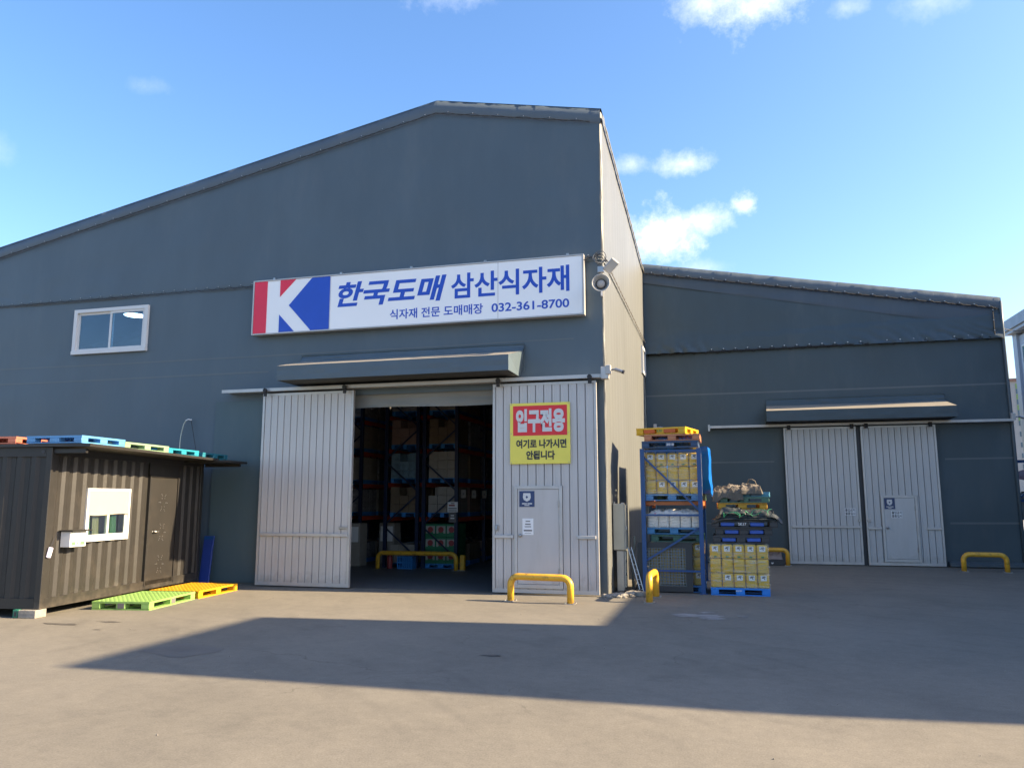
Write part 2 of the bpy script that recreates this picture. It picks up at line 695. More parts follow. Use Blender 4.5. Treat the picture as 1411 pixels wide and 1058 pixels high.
# ================================================================== GROUND
def ground_material():
    m = bpy.data.materials.new('worn concrete yard')
    m.use_nodes = True
    nt = m.node_tree
    N, L = nt.nodes, nt.links
    b = N['Principled BSDF']
    b.inputs['Roughness'].default_value = 0.85
    b.inputs['Specular IOR Level'].default_value = 0.3
    tc = N.new('ShaderNodeTexCoord')
    P = tc.outputs['Object']

    def nz(scale, detail=6, rough=0.6, vec=None, dist=0.0):
        n = N.new('ShaderNodeTexNoise')
        n.inputs['Scale'].default_value = scale
        n.inputs['Detail'].default_value = detail
        n.inputs['Roughness'].default_value = rough
        n.inputs['Distortion'].default_value = dist
        L.new(vec or P, n.inputs['Vector'])
        return n.outputs['Fac']

    def rng(v, a, b_, c, d):
        r = N.new('ShaderNodeMapRange')
        r.inputs['From Min'].default_value = a
        r.inputs['From Max'].default_value = b_
        r.inputs['To Min'].default_value = c
        r.inputs['To Max'].default_value = d
        L.new(v, r.inputs['Value'])
        return r.outputs[0]

    def mixc(fac, a, b_, mode='MIX'):
        x = N.new('ShaderNodeMixRGB')
        x.blend_type = mode
        for k, v in (('Fac', fac), ('Color1', a), ('Color2', b_)):
            if isinstance(v, tuple):
                x.inputs[k].default_value = (*v, 1)
            elif isinstance(v, (int, float)):
                x.inputs[k].default_value = v
            else:
                L.new(v, x.inputs[k])
        return x.outputs[0]
    big = nz(0.22, 5, 0.55)
    c = mixc(rng(big, 0.35, 0.65, 0, 1), (0.1320005, 0.1236240, 0.1046246), (0.1681728, 0.1568277, 0.1336858))
    med = nz(1.7, 8, 0.68, dist=0.4)
    c = mixc(rng(med, 0.4, 0.75, 0, 0.45), c, (0.2042519, 0.1889801, 0.1557920))
    # dark oily blotches
    bl = nz(0.75, 7, 0.66, dist=0.8)
    c = mixc(rng(bl, 0.55, 0.74, 0, 0.45), c, (0.0824209, 0.0772448, 0.0686084))
    # fine grain, gravel specks
    fine = nz(55, 4, 0.7)
    c = mixc(0.85, c, mixc(rng(fine, 0.3, 0.7, 0, 1), (0.40, 0.39, 0.38), (0.62, 0.61, 0.60)), 'OVERLAY')
    vo = N.new('ShaderNodeTexVoronoi')
    vo.inputs['Scale'].default_value = 26
    L.new(P, vo.inputs['Vector'])
    c = mixc(rng(vo.outputs['Distance'], 0.0, 0.2, 0.35, 0.0), c, (0.2437455, 0.2329181, 0.1987632))
    c = mixc(0.6, c, mixc(rng(nz(9, 8, 0.75), 0.32, 0.68, 0, 1), (0.42, 0.42, 0.42), (0.58, 0.58, 0.58)), 'OVERLAY')
    # sweeping tyre tracks: rings around three far centres, broken up by noise
    for k, (cx, cy, sc, amt) in enumerate(((-14.0, -3.0, 2.0, .42), (9.0, 24.0, 1.6, .5), (2.0, 2.0, 1.2, .25))):
        mp = N.new('ShaderNodeMapping')
        mp.inputs['Location'].default_value = (-cx, -cy, 0)
        L.new(P, mp.inputs['Vector'])
        wv = N.new('ShaderNodeTexWave')
        wv.wave_type = 'RINGS'
        wv.rings_direction = 'Z'
        wv.inputs['Scale'].default_value = sc * 0.25
        wv.inputs['Distortion'].default_value = 2.5
        wv.inputs['Detail'].default_value = 3
        wv.inputs['Detail Scale'].default_value = 0.6
        L.new(mp.outputs[0], wv.inputs['Vector'])
        brk = rng(nz(0.5 + 0.2 * k, 4, 0.6, mp.outputs[0]), 0.50, 0.74, 0, .8)
        w = rng(wv.outputs['Fac'], 0.80, 1.0, 0, amt)
        mu = N.new('ShaderNodeMath')
        mu.operation = 'MULTIPLY'
        L.new(w, mu.inputs[0])
        L.new(brk, mu.inputs[1])
        c = mixc(mu.outputs[0], c, (0.0857519, 0.0795829, 0.0697426))
    # hairline cracks
    vc = N.new('ShaderNodeTexVoronoi')
    vc.feature = 'DISTANCE_TO_EDGE'
    vc.inputs['Scale'].default_value = 0.17
    wrp = N.new('ShaderNodeTexNoise')
    wrp.inputs['Scale'].default_value = 2.2
    wrp.inputs['Detail'].default_value = 6
    L.new(P, wrp.inputs['Vector'])
    ad = N.new('ShaderNodeVectorMath')
    ad.operation = 'MULTIPLY_ADD'
    ad.inputs[1].default_value = (0.5, 0.5, 0.0)
    L.new(wrp.outputs['Color'], ad.inputs[0])
    L.new(P, ad.inputs[2])
    L.new(ad.outputs[0], vc.inputs['Vector'])
    crk = rng(vc.outputs['Distance'], 0.0, 0.0022, 0.5, 0.0)
    cm = rng(nz(0.35, 3), 0.5, 0.6, 0, 1)
    mu = N.new('ShaderNodeMath')
    mu.operation = 'MULTIPLY'
    L.new(crk, mu.inputs[0])
    L.new(cm, mu.inputs[1])
    c = mixc(mu.outputs[0], c, (0.0429274, 0.0392607, 0.0337264))
    # pale dusty stretches
    pd = nz(0.33, 6, 0.6, dist=0.3)
    c = mixc(rng(pd, 0.55, 0.72, 0, 0.35), c, (0.2211765, 0.2032070, 0.1662673))
    L.new(c, b.inputs['Base Color'])
    b1 = N.new('ShaderNodeBump')
    b1.inputs['Strength'].default_value = 0.22
    b1.inputs['Distance'].default_value = 0.012
    L.new(nz(38, 6, 0.7), b1.inputs['Height'])
    b2 = N.new('ShaderNodeBump')
    b2.inputs['Strength'].default_value = 0.09
    b2.inputs['Distance'].default_value = 0.05
    L.new(nz(2.5, 5, 0.6), b2.inputs['Height'])
    L.new(b1.outputs[0], b2.inputs['Normal'])
    L.new(b2.outputs[0], b.inputs['Normal'])
    return m


M_GROUND = ground_material()
g = MB()
g.quad((-900, -600, 0), (900, -600, 0), (900, 1200, 0), (-900, 1200, 0))
structure(part('ground', g, M_GROUND))


def flat_patch(name, poly, z, m, jit=0.05, n=6):
    mb = MB()
    pts = []
    for i in range(len(poly)):
        a, b = Vector(poly[i]), Vector(poly[(i + 1) % len(poly)])
        for k in range(n):
            p = a.lerp(b, k / n)
            pts.append((p.x + random.uniform(-jit, jit), p.y + random.uniform(-jit, jit), z))
    mb.v = pts
    mb.f = [tuple(range(len(pts)))]
    return structure(part(name, mb, m))


M_PATCH = mat('smooth repair cement', (0.125, 0.115, 0.10), 0.8, var=0.16, scale=1.5, bump=0.2, bscale=30, dirt=0.55, dirtcol=(0.08, 0.072, 0.064), dscale=0.9)
flat_patch('repair_patch', [(-7.45, 8.95), (-6.6, 8.66), (-6.42, 9.32), (-7.2, 9.62)], 0.004, M_PATCH, 0.04)
M_FLOOR = mat('warehouse floor', (0.12, 0.12, 0.12), 0.55, var=0.12, scale=0.8, dirt=0.3, dscale=0.5, bump=0.04)

# ================================================================== TARPAULIN WALLS
XA0, XA1, YA = -26.0, -2.32, 16.39
PK = (-6.24, 11.39)


def roofA(x):
    return PK[1] - (PK[0] - x) * 0.1965 if x < PK[0] else PK[1] - (x - PK[0]) * 0.1915


def tarp_disp(x, z, k=1.0):
    return k * (0.016 * fbm(x * 0.5, 3.1, z * 0.9) + 0.006 * fbm(x * 3.0, 1.0, z * 1.2))


def tarp_wall(mb, xs, zs, y, disp=0.016, hole=None, top=None, hem=None, seed=0.0):
    """Gridded cloth wall in the XZ plane at depth y; top(x) gives the upper edge of the last row."""
    nx, nz_ = len(xs), len(zs)
    n = len(mb.v)
    z0 = zs[0]
    zt = zs[-1]
    for j, z in enumerate(zs):
        for x in xs:
            zz = z if top is None else z0 + (z - z0) / (zt - z0) * (top(x) - z0)
            dy = disp * (fbm(x * 0.45 + seed, 3.1, zz * 0.8) + 0.35 * fbm(x * 2.6, seed, zz * 1.1))
            if hem:
                dy += hem(x, zz)
            mb.v.append((x, y - dy, zz))
    for j in range(nz_ - 1):
        for i in range(nx - 1):
            if hole and hole((xs[i] + xs[i + 1]) / 2, (zs[j] + zs[j + 1]) / 2):
                continue
            a = n + j * nx + i
            mb.f.append((a, a + 1, a + nx + 1, a + nx))
    return mb


def steps(a, b, d, extra=()):
    n = max(1, round((b - a) / d))
    s = {round(a + (b - a) * i / n, 4) for i in range(n + 1)}
    s |= {e for e in extra if a < e < b}
    return sorted(s)


def hem_fold(z_hem, seed, amp=0.03, slant=0.5, reach=0.7):
    """gathered folds that radiate up from a laced hem"""
    def f(x, z):
        d = z - z_hem
        if d < 0 or d > reach:
            return 0.0
        k = (1 - d / reach) ** 1.5
        s = 0.4 + 0.6 * max(0.0, fbm(x * 0.35 + seed, 0, 0) + 0.35)
        return amp * k * s * (0.6 + abs(math.sin((x * 2.1 + d * slant * 4 + 1.2 * fbm(x * 0.9, seed, d)) * 3.0))) + 0.006
    return f


def lacing(parent, pts, name='lacing_rope', amp=0.045, pitch=0.32, dy=0.0, side=None, r=0.009):
    """a hem rope with its zigzag lacing and eyelets, along pts (world)"""
    mb = MB()
    ey = MB()
    es = r * 1.15
    for a, b in zip(pts[:-1], pts[1:]):
        a, b = Vector(a), Vector(b)
        L_ = (b - a).length
        n = max(2, int(L_ / pitch))
        line = []
        zig = []
        nrm = Vector((0, -1, 0)) if side is None else Vector(side)
        for i in range(n * 2 + 1):
            p = a.lerp(b, i / (2 * n))
            sag = Vector((0, 0, -0.012 * (i % 2) + 0.006 * noise.noise(p * 3)))
            line.append(p + sag + nrm * 0.012)
            zig.append(p + Vector((0, 0, amp if i % 2 else -amp)) + nrm * 0.016 + Vector((0, 0, .01 * noise.noise(p * 7))))
            if i % 2:
                c = p + Vector((0, 0, amp + 0.012)) + nrm * 0.016
                ey.box(c.x - es, c.x + es, c.y - es, c.y + es, c.z - es, c.z + es)
        mb.tube(line, r * 1.25, 5)
        mb.tube(zig, r * 0.75, 4)
    part(name, mb, M_BLACK if side is None else M_SROPE, parent, world=True)
    part('eyelets', ey, M_EYE, parent, world=True, stuff=True)


WA = thing('warehouse', 'large gabled warehouse clad in grey tarpaulin, with the long signboard over its open entrance', 'warehouse', (-8.0, YA, 0))

OX0, OX1, OZ = -8.42, -4.62, 4.36        # entrance opening
WX0, WX1, WZ0, WZ1 = -16.28, -14.08, 5.78, 6.84   # upper window
xs = steps(XA0, -2.362, 0.16, (OX0, OX1, WX0, WX1))
zs = steps(0.0, 7.16, 0.16, (OZ, WZ0, WZ1))


def holeA(x, z):
    return (OX0 < x < OX1 and z < OZ) or (WX0 < x < WX1 and WZ0 < z < WZ1)


mb = tarp_wall(MB(), xs, zs, YA, 0.014, holeA)
# rounded near corner sleeve, running on into the side wall's lower cloth
part('lower_wall_tarpaulin', mb, M_FAB, WA, world=True, smooth=True)


def skirt(x, z):
    return hem_fold(7.16, 2.0, 0.06, 0.6, 0.8)(x, z) * (1.0 if x > -7.0 else 0.45) + 0.004


mb = tarp_wall(MB(), steps(XA0, -2.362, 0.12), steps(7.13, 10.0, 0.10), YA - 0.006, 0.014, None, lambda x: roofA(x) - 0.30, skirt, 5.0)
part('upper_wall_tarpaulin', mb, M_FAB, WA, world=True, smooth=True)
# roof edge band, wrapping over the verge
mb = MB()


def verge(mb, xs_, roof, y, amp):
    rows = ((0, .034), (.12, .016), (.5, .012), (1, .03))
    n = len(xs_)
    for t, back in rows:
        for x in xs_:
            w = amp * (fbm(x * 1.3, t * 1.5, 8) + .5 * fbm(x * 5.0 + t * 3, t, 2)) * (.3 if t == 0 else 1)
            mb.v.append((x, y - .014 + back - abs(w), roof(x) - .34 + .36 * t))
    for x in xs_:
        mb.v.append((x, y + .35, roof(x) + .03))
    for j in range(len(rows)):
        for i in range(n - 1):
            a_ = j * n + i
            mb.f.append((a_, a_ + 1, a_ + n + 1, a_ + n))


verge(mb, steps(XA0, -2.33, 0.1, (PK[0],)), roofA, YA - .034, .014)
part('verge_band', mb, fabric_mat('pvc tarpaulin verge', (0.090, 0.115, 0.140)), WA, world=True, smooth=True)
lacing(WA, [(XA0, YA - .085, roofA(XA0) - .33), (PK[0], YA - .085, PK[1] - .33), (-2.55, YA - .085, roofA(-2.55) - .33)], pitch=0.55, amp=.03, r=.007)
lacing(WA, [(XA0, YA - .055, 7.17), (-10.86, YA - .055, 7.17)], r=.006)
lacing(WA, [(-2.73, YA - .075, 7.17), (-2.36, YA - .10, 7.24)])

# right side wall (faces the sun), with a rounded near corner
YS1 = 25.62
RC = 0.05


def side_top(y):
    return 10.62 - (y - YA) * 0.098


def side_xy(s):
    """s<1: corner arc; s>=1 metres along the wall"""
    if s < 1:
        an = s * PI / 2
        return -2.32 - RC + RC * math.sin(an), YA + RC - RC * math.cos(an)
    return -2.32, YA + RC + (s - 1)


ss = [i / 8 for i in range(8)] + [1 + d for d in steps(0, YS1 - YA - RC, 0.085, (8.02, 8.97))]


def side_cloth(z0, topf, zn, out, amp, seed, hole=None):
    mb = MB()
    n = len(ss)
    for j in range(zn + 1):
        for s in ss:
            x, y = side_xy(s)
            zt = topf(y)
            z = z0 + (zt - z0) * j / zn
            rib = 0.006 * (1 if (int(s * 1000) % 510) < 90 else 0) if s > 1 else 0
            d = out + rib + amp * (fbm(y * 0.7, seed, z * 0.35) + .5 * fbm(y * 4.0, seed, z * 0.3))
            if s < 1.2:
                d += 0.014 * fbm(seed, s * 3, z * 3.0)
            an = min(s, 1) * PI / 2
            mb.v.append((x + d * math.sin(an), y - d * math.cos(an), z))
    for j in range(zn):
        for i in range(n - 1):
            x, y = side_xy((ss[i] + ss[i + 1]) / 2)
            zc = z0 + (topf(y) - z0) * (j + .5) / zn
            if hole and hole(y, zc):
                continue
            a = j * n + i
            mb.f.append((a, a + 1, a + n + 1, a + n))
    return mb


M_SUNTONE = fabric_mat('side tarpaulin sunlit tone', (0.118, 0.124, 0.122))  # paler copy of the front cloth, sunlight painted into its colour
base_dust(M_SUNTONE, .9, (0.17, 0.155, 0.125), .5)
M_SROPE = mat('weathered rope', (0.10, 0.085, 0.07), .8)
SWY0, SWY1, SWZ0, SWZ1 = YA + RC + 8.02, YA + RC + 8.97, 5.95, 6.75
part('lower_side_tarpaulin', side_cloth(0, lambda y: 7.12, 44, 0.0, 0.004, 2.0, lambda y, z: SWY0 < y < SWY1 and SWZ0 < z < SWZ1), M_SUNTONE, WA, world=True, smooth=True)
part('upper_side_tarpaulin', side_cloth(7.08, lambda y: side_top(y) - .02, 26, 0.012, 0.006, 6.0), M_SUNTONE, WA, world=True, smooth=True)
mb = MB()
mb.grid(60, 2, lambda u, v: (-2.32 + .06 + .02 * noise.noise(Vector((u * 30, v, 0))), YA - .04 + u * (YS1 - YA), side_top(YA + u * (YS1 - YA)) - .26 + v * .14))
part('eave_band', mb, M_SUNTONE, WA, world=True, smooth=True)
lacing(WA, [(-2.266, YA + .2, side_top(YA + .2) - .27), (-2.262, YS1, side_top(YS1) - .27)], side=(1, 0, 0), pitch=.5, amp=.02, r=.006)
lacing(WA, [(-2.275, YA + .1, 7.10), (-2.275, YS1, 7.05)], side=(1, 0, 0), pitch=.38, amp=.03, r=.006)
# corner dark sleeve line + roof, back and far walls, floor
mb = MB()
mb.quad((XA0, YA - .03, roofA(XA0) + .022), (PK[0], YA - .03, PK[1] + .022), (PK[0], 46, PK[1] + .02), (XA0, 46, roofA(XA0) + .02))
mb.quad((PK[0], YA - .03, PK[1] + .022), (-2.30, YA - .03, roofA(-2.30) + .022), (-2.30, YS1, side_top(YS1) + .02), (PK[0], YS1, PK[1] + .02))
mb.quad((PK[0], YS1, PK[1] + .02), (-2.30, YS1, side_top(YS1) + .02), (-2.30, 46, side_top(YS1) + .02), (PK[0], 46, PK[1] + .02))
part('roof', mb, M_FAB, WA, world=True)
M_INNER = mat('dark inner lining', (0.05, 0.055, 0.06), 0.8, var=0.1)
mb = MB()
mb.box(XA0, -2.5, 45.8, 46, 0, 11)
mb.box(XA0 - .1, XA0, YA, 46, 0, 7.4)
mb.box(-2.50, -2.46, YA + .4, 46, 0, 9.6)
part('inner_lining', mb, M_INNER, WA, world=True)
fl = MB()
fl.quad((XA0, YA + .02, .006), (-2.5, YA + .02, .006), (-2.5, 46, .006), (XA0, 46, .006))
structure(part('warehouse_floor', fl, M_FLOOR))
# purlins / steel frames inside
mb = MB()
for y in (19.5, 24, 28.5, 33):
    mb.bar((XA0, y, roofA(XA0) - .4), (PK[0], y, PK[1] - .4), .25, .15)
    mb.bar((PK[0], y, PK[1] - .4), (-2.6, y, roofA(-2.5) - .9), .25, .15)
for x in (-24, -20, -17.2, -14, -11):
    mb.bar((x, YA + .3, roofA(x) - .2), (x, 45, roofA(x) - .2), .1, .12)
part('roof_frame', mb, mat('dark steel', (0.10, 0.10, 0.11), 0.5, .3), WA, world=True)

M_SEAM = fabric_mat('scuffed weld seam', (0.112, 0.132, 0.142))
# welded seams: thin proud strips of the same cloth, horizontal overlaps
for x0, x1, z, h in ((XA0, -10.5, 5.02, .035), (XA0, -3.0, 5.42, .03), (XA0, -10.5, 3.05, .035)):
    mb = MB()
    def seam(u, v, x0=x0, x1=x1, z=z, h=h):
        x = x0 + (x1 - x0) * u
        zz = z + (v - .5) * h + .02 * noise.noise(Vector((x * .4, z, 0)))
        return (x, YA - .004 - .014 * (fbm(x * .45, 3.1, zz * .8) + .35 * fbm(x * 2.6, 0, zz * 1.1)), zz)
    mb.grid(180, 1, seam)
    part('welded_seam', mb, M_SEAM, WA, world=True)
# teal repair cloth left of the doors
mb = MB()
mb.grid(20, 30, lambda u, v: (-11.9 + 1.55 * u, YA - .034 - .014 * fbm((-11.9 + 1.55 * u) * .45, 3.1, (.05 + 4.27 * v) * .8), .05 + 4.27 * v))
part('repair_cloth', mb, M_FAB2, WA, world=True, smooth=True, label='bluish repair cloth left of the sliding door')

# ---------------- upper window
wn = part('window', MB().box(WX0 - .05, WX1 + .05, YA - .07, YA + .05, WZ1 - .02, WZ1 + .07).box(WX0 - .05, WX1 + .05, YA - .09, YA + .05, WZ0 - .07, WZ0 + .02)
          .box(WX0 - .05, WX0 + .05, YA - .07, YA + .05, WZ0 + .02, WZ1 - .02).box(WX1 - .05, WX1 + .05, YA - .07, YA + .05, WZ0 + .02, WZ1 - .02), M_WHITE, WA, world=True)
for a, b, dy in ((WX0 + .05, -15.12, 0.02), (-15.20, WX1 - .05, -0.02)):
    mb = MB()
    y0, y1 = YA - .03 + dy, YA + dy
    mb.box(a, b, y0, y1, WZ0 + .02, WZ0 + .08).box(a, b, y0, y1, WZ1 - .08, WZ1 - .02).box(a, a + .06, y0, y1, WZ0 + .08, WZ1 - .08).box(b - .06, b, y0, y1, WZ0 + .08, WZ1 - .08)
    part('sash', mb, M_WHITE, wn, world=True)
    mb = MB().box(a + .06, b - .06, y0 + .012, y0 + .018, WZ0 + .08, WZ1 - .08)
    part('pane', mb, M_GLASS, wn, world=True)
lamp = thing('ceiling_lamp', 'round white hanging lamp seen through the upper window', 'lamp', (-15.80, 17.9, 7.10))
part('lamp_shade', MB().lathe([(.0, .1), (.05, .1), (.3, .02), (.3, 0)], 20), M_WHITE, lamp, smooth=True)
part('diffuser', MB().lathe([(0, -.005), (.29, -.005)], 20), mat('lit diffuser', (0.8, 0.8, 0.8), 0.5, emit=(1, 1, 1, 1.6)), lamp)
part('hanging_rod', MB().tube([(0, 0, .1), (0, 0, 1.6)], .012, 6), M_STEEL, lamp)
# small side window
sw = part('window', MB().box(-2.36, -2.26, SWY0, SWY1, SWZ1 - .06, SWZ1 + .04).box(-2.36, -2.26, SWY0, SWY1, SWZ0 - .05, SWZ0 + .05)
          .box(-2.36, -2.26, SWY0, SWY0 + .07, SWZ0 + .05, SWZ1 - .06).box(-2.36, -2.26, SWY1 - .07, SWY1, SWZ0 + .05, SWZ1 - .06)
          .box(-2.35, -2.28, (SWY0 + SWY1) / 2 - .03, (SWY0 + SWY1) / 2 + .03, SWZ0 + .05, SWZ1 - .06), M_WHITE, WA, world=True, label='small window high on the sunlit side wall')
part('pane', MB().box(-2.325, -2.32, SWY0 + .07, SWY1 - .07, SWZ0 + .05, SWZ1 - .06), M_GLASS, sw, world=True)


# ---------------- sliding doors
def strip_mesh(w, z0, z1, name='cladding_strip', m=None):
    """one ribbed cladding strip, facing -Y"""
    mb = MB()
    prof = [(0.004, .018), (.012, 0.0), (w * .28, 0), (w * .31, .004), (w * .36, .004), (w * .39, 0), (w - .012, 0), (w - .004, .018)]
    n = len(prof)
    for z in (z0, z1):
        mb.v += [(x, y, z) for x, y in prof]
    for i in range(n - 1):
        mb.f.append((i, i + 1, n + i + 1, n + i))
    return mb.mesh(name, m)


def sliding_door(root, x0, x1, yf, ztop, zbot, m, n, wicket=None, bars=(), label=None, barz=1.17):
    """x0..x1 span, yf front face, n cladding strips; wicket=(x0,x1,z0,z1)"""
    back = MB().box(x0 + .02, x1 - .02, yf + .022, yf + .055, zbot + .02, ztop - .02)
    d = part('sliding_door', back, M_GROOVE, root, world=True, label=label)
    fr = MB()
    t = .055
    fr.box(x0, x0 + t, yf - .012, yf + .07, zbot, ztop)
    fr.box(x1 - t, x1, yf - .012, yf + .07, zbot, ztop)
    fr.box(x0 + t, x1 - t, yf - .012, yf + .07, ztop - t, ztop)
    fr.box(x0 + t, x1 - t, yf - .012, yf + .07, zbot, zbot + t * 1.4)
    part('door_frame', fr, M_TRIM, d, world=True)
    a, b = x0 + t, x1 - t
    w = (b - a) / n
    full = strip_mesh(w, zbot + t * 1.4, ztop - t, m=m)
    cuts = {}
    for i in range(n):
        xa, xb = a + i * w, a + (i + 1) * w
        loc = WM[d].inverted() @ Vector((xa, yf, 0))
        if wicket and xb > wicket[0] + .01 and xa < wicket[1] - .01:
            if 'u' not in cuts:
                cuts['u'] = strip_mesh(w, wicket[3], ztop - t, m=m)
                cuts['l'] = strip_mesh(w, zbot + t * 1.4, wicket[2], m=m)
            part('cladding_strip', cuts['u'], m, d, loc=loc)
            part('cladding_strip', cuts['l'], m, d, loc=loc)
            if xa < wicket[0] - .012:
                part('cladding_strip', strip_mesh(wicket[0] - xa, wicket[2], wicket[3], m=m), m, d, loc=loc)
            if xb > wicket[1] + .012:
                part('cladding_strip', strip_mesh(xb - wicket[1], wicket[2], wicket[3], m=m), m, d, loc=WM[d].inverted() @ Vector((wicket[1], yf, 0)))
        else:
            part('cladding_strip', full, m, d, loc=loc + Vector((0, random.uniform(-.0025, .0025), 0)), rot=(random.uniform(-.0007, .0007), 0, random.uniform(-.008, .008)))
    for (p, q) in bars:
        part('cross_bar', MB().box(p, q, yf - .05, yf - .013, barz - .035, barz + .035, .008), M_TRIM, d, world=True)
    if wicket:
        wx0, wx1, wz0, wz1 = wicket
        f = MB()
        f.box(wx0, wx0 + .07, yf - .03, yf + .02, wz0, wz1).box(wx1 - .07, wx1, yf - .03, yf + .02, wz0, wz1)
        f.box(wx0 + .07, wx1 - .07, yf - .03, yf + .02, wz1 - .07, wz1).box(wx0 + .07, wx1 - .07, yf - .03, yf + .02, wz0, wz0 + .08)
        part('door_casing', f, M_TRIM, d, world=True, bevel=.004)
        part('pedestrian_door', MB().box(wx0 + .075, wx1 - .075, yf - .018, yf + .015, wz0 + .085, wz1 - .075, .004), m, d, world=True)
        kx = wx0 + .14
        kz = (wz0 + wz1) / 2 + .02
        part('door_knob', MB().lathe([(.0, -.065), (.03, -.062), (.038, -.045), (.03, -.03), (.014, -.025), (.014, -.006), (.034, -.004), (.034, .0)], 14, 'Y', (kx, yf - .018, kz)), M_STEEL, d, world=True, smooth=True)
        for hz in (wz0 + .35, wz1 - .38):
            part('hinge', MB().tube([(wx1 - .075, yf - .035, hz - .07), (wx1 - .075, yf - .035, hz + .07)], .014, 8), M_STEEL, d, world=True)
    return d


sliding_door(WA, -10.44, -8.09, 16.14, 4.44, .03, M_DOOR, 13, bars=((-10.36, -8.13),), label='left sliding door leaf, pushed open')
part('padlock_hasp', MB().cbox(-8.36, -8.16, 16.10, 16.135, 1.30, 1.36, .008), M_STEEL, WA, world=True)
dA = sliding_door(WA, -4.76, -2.49, 16.14, 4.44, .03, M_DOOR, 12, wicket=(-4.28, -3.24, .13, 2.24),
                  bars=((-4.72, -4.29), (-2.95, -2.54)), label='right sliding door leaf with a pedestrian door in it', barz=1.18)
part('latch', MB().cbox(-4.70, -4.62, 16.09, 16.135, 1.30, 1.42, .01).tube([(-4.66, 16.08, 1.40), (-4.66, 16.06, 1.33)], .018, 8), M_STEEL, WA, world=True)
# rail
rl = part('door_rail', MB().box(-11.52, -2.28, 16.04, 16.12, 4.485, 4.56).box(-11.50, -2.30, 16.12, YA - .02, 4.50, 4.54), M_TRIM, WA, world=True)
for x in (-10.3, -8.25, -4.6, -2.6):
    part('roller_hanger', MB().box(x - .04, x + .04, 15.985, 16.0, 4.36, 4.52).lathe([(0, -.02), (.05, -.02), (.05, .02), (0, .02)], 12, 'Y', (x, 15.97, 4.5)), M_BLACK, rl, world=True)
part('rail_end_stop', MB().box(-2.36, -2.20, 15.95, 16.14, 4.44, 4.70, .01), M_TRIM, rl, world=True)
# rolled curtain above the opening
mb = MB()
mb.grid(40, 10, lambda u, v: (OX0 + (OX1 - OX0) * u, YA + .12 - .03 * abs(fbm(u * 3, 0, v * 6)) - .03 * (1 if v > .6 else 0), 4.06 + .40 * v + .03 * noise.noise(Vector((u * 2, 0, 0))) * (1 - v)))
part('rolled_curtain', mb, fabric_mat('curtain cloth', (0.20, 0.21, 0.21)), WA, world=True, smooth=True)
# jambs behind the doors
part('door_jamb', MB().box(OX0 - .15, OX0, YA + .02, YA + .22, 0, OZ + .1), M_INNER, WA, world=True)
part('door_jamb', MB().box(OX1, OX1 + .15, YA + .02, YA + .22, 0, OZ + .1), M_INNER, WA, world=True)


# ---------------- awnings
def awning(root, x0, x1, yw, z0, z1, zr, zw, depth, m, bx0, bx1, seed):
    """boxed cloth awning: front face z0..z1, lit shallow top, cloth flashing up to zw on the wall"""
    yf = yw - depth
    nu = 70
    rows = [(yf + .05, z0 - .0, 0), (yf, z0, .006), (yf, z0 + (z1 - z0) * .33, .010), (yf, z0 + (z1 - z0) * .66, .010), (yf, z1, .005), (yf + .40, z1 + (zr - z1) * .45, .008), (yw - .11, zr, .008)]
    mb = MB()
    for j, (y, z, a) in enumerate(rows):
        for i in range(nu + 1):
            x = x0 + (x1 - x0) * i / nu
            if j >= 5:   # narrows back towards the wall frame
                k = (j - 4) / 2
                x = x + (bx0 - x0) * k * (1 - i / nu) * .8 + (bx1 - x1) * k * (i / nu) * .8
            mb.v.append((x, y - a * fbm(x * 1.7 + seed, j * .7, z * 4), z + a * .6 * fbm(x * .9, seed, j)))
    tp = MB()
    tp.v = [v for v in mb.v[4 * (nu + 1):]]
    for j in range(len(rows) - 1):
        for i in range(nu):
            a = j * (nu + 1) + i
            if j < 4:
                mb.f.append((a, a + 1, a + nu + 2, a + nu + 1))
            else:
                a -= 4 * (nu + 1)
                tp.f.append((a, a + 1, a + nu + 2, a + nu + 1))
    n = len(rows)
    e = [j * (nu + 1) for j in range(n)]
    # end cheeks
    for i, xx in ((0, bx0), (nu, bx1)):
        b0 = len(mb.v)
        mb.v.append((mb.v[nu * 0 + i][0], yw - .03, z0))
        mb.v.append((xx, yw - .03, zw - .25))
        ids = [b0] + [j * (nu + 1) + i for j in range(1, n)] + [b0 + 1]
        mb.f.append(tuple(ids if i == 0 else ids[::-1]))
    aw = part('awning', mb, m, root, world=True, smooth=False)
    part('awning_top', tp, fabric_mat('awning tarpaulin sunlit tone', (0.27, 0.25, 0.215)), aw, world=True)  # sunlit look of the top painted in with a lighter cloth colour
    # underside
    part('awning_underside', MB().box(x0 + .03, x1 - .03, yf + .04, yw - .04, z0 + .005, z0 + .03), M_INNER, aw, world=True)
    fl_ = MB()
    ya, za = yw - .11, zr
    ax0, ax1 = x0 + (bx0 - x0) * .8, x1 + (bx1 - x1) * .8

    def fp(u, v):
        x = (ax0 + (ax1 - ax0) * u) * (1 - v) + (bx0 + (bx1 - bx0) * u) * v
        y = ya + (yw - .05 - ya) * v
        z = za + (zw - za) * v
        w = math.sin(v * PI) * .03 * fbm(x * 2.2 + z * 1.5 + seed, 0, v * 2)
        return (x, y + w, z - abs(w) * .8)
    fl_.grid(80, 10, fp)
    part('awning_flashing', fl_, m, aw, world=True, smooth=True)
    part('flashing_edge', MB().tube([(bx0, yw - .06, zw - .45), (bx0, yw - .06, zw), (bx1, yw - .06, zw), (bx1, yw - .06, zw - .6)], .012, 5), M_FAB2, aw, world=True)
    return aw


awning(WA, -9.63, -4.20, YA, 4.62, 4.95, 5.19, 5.35, 1.02, M_FAB, -9.57, -4.10, 1.0)

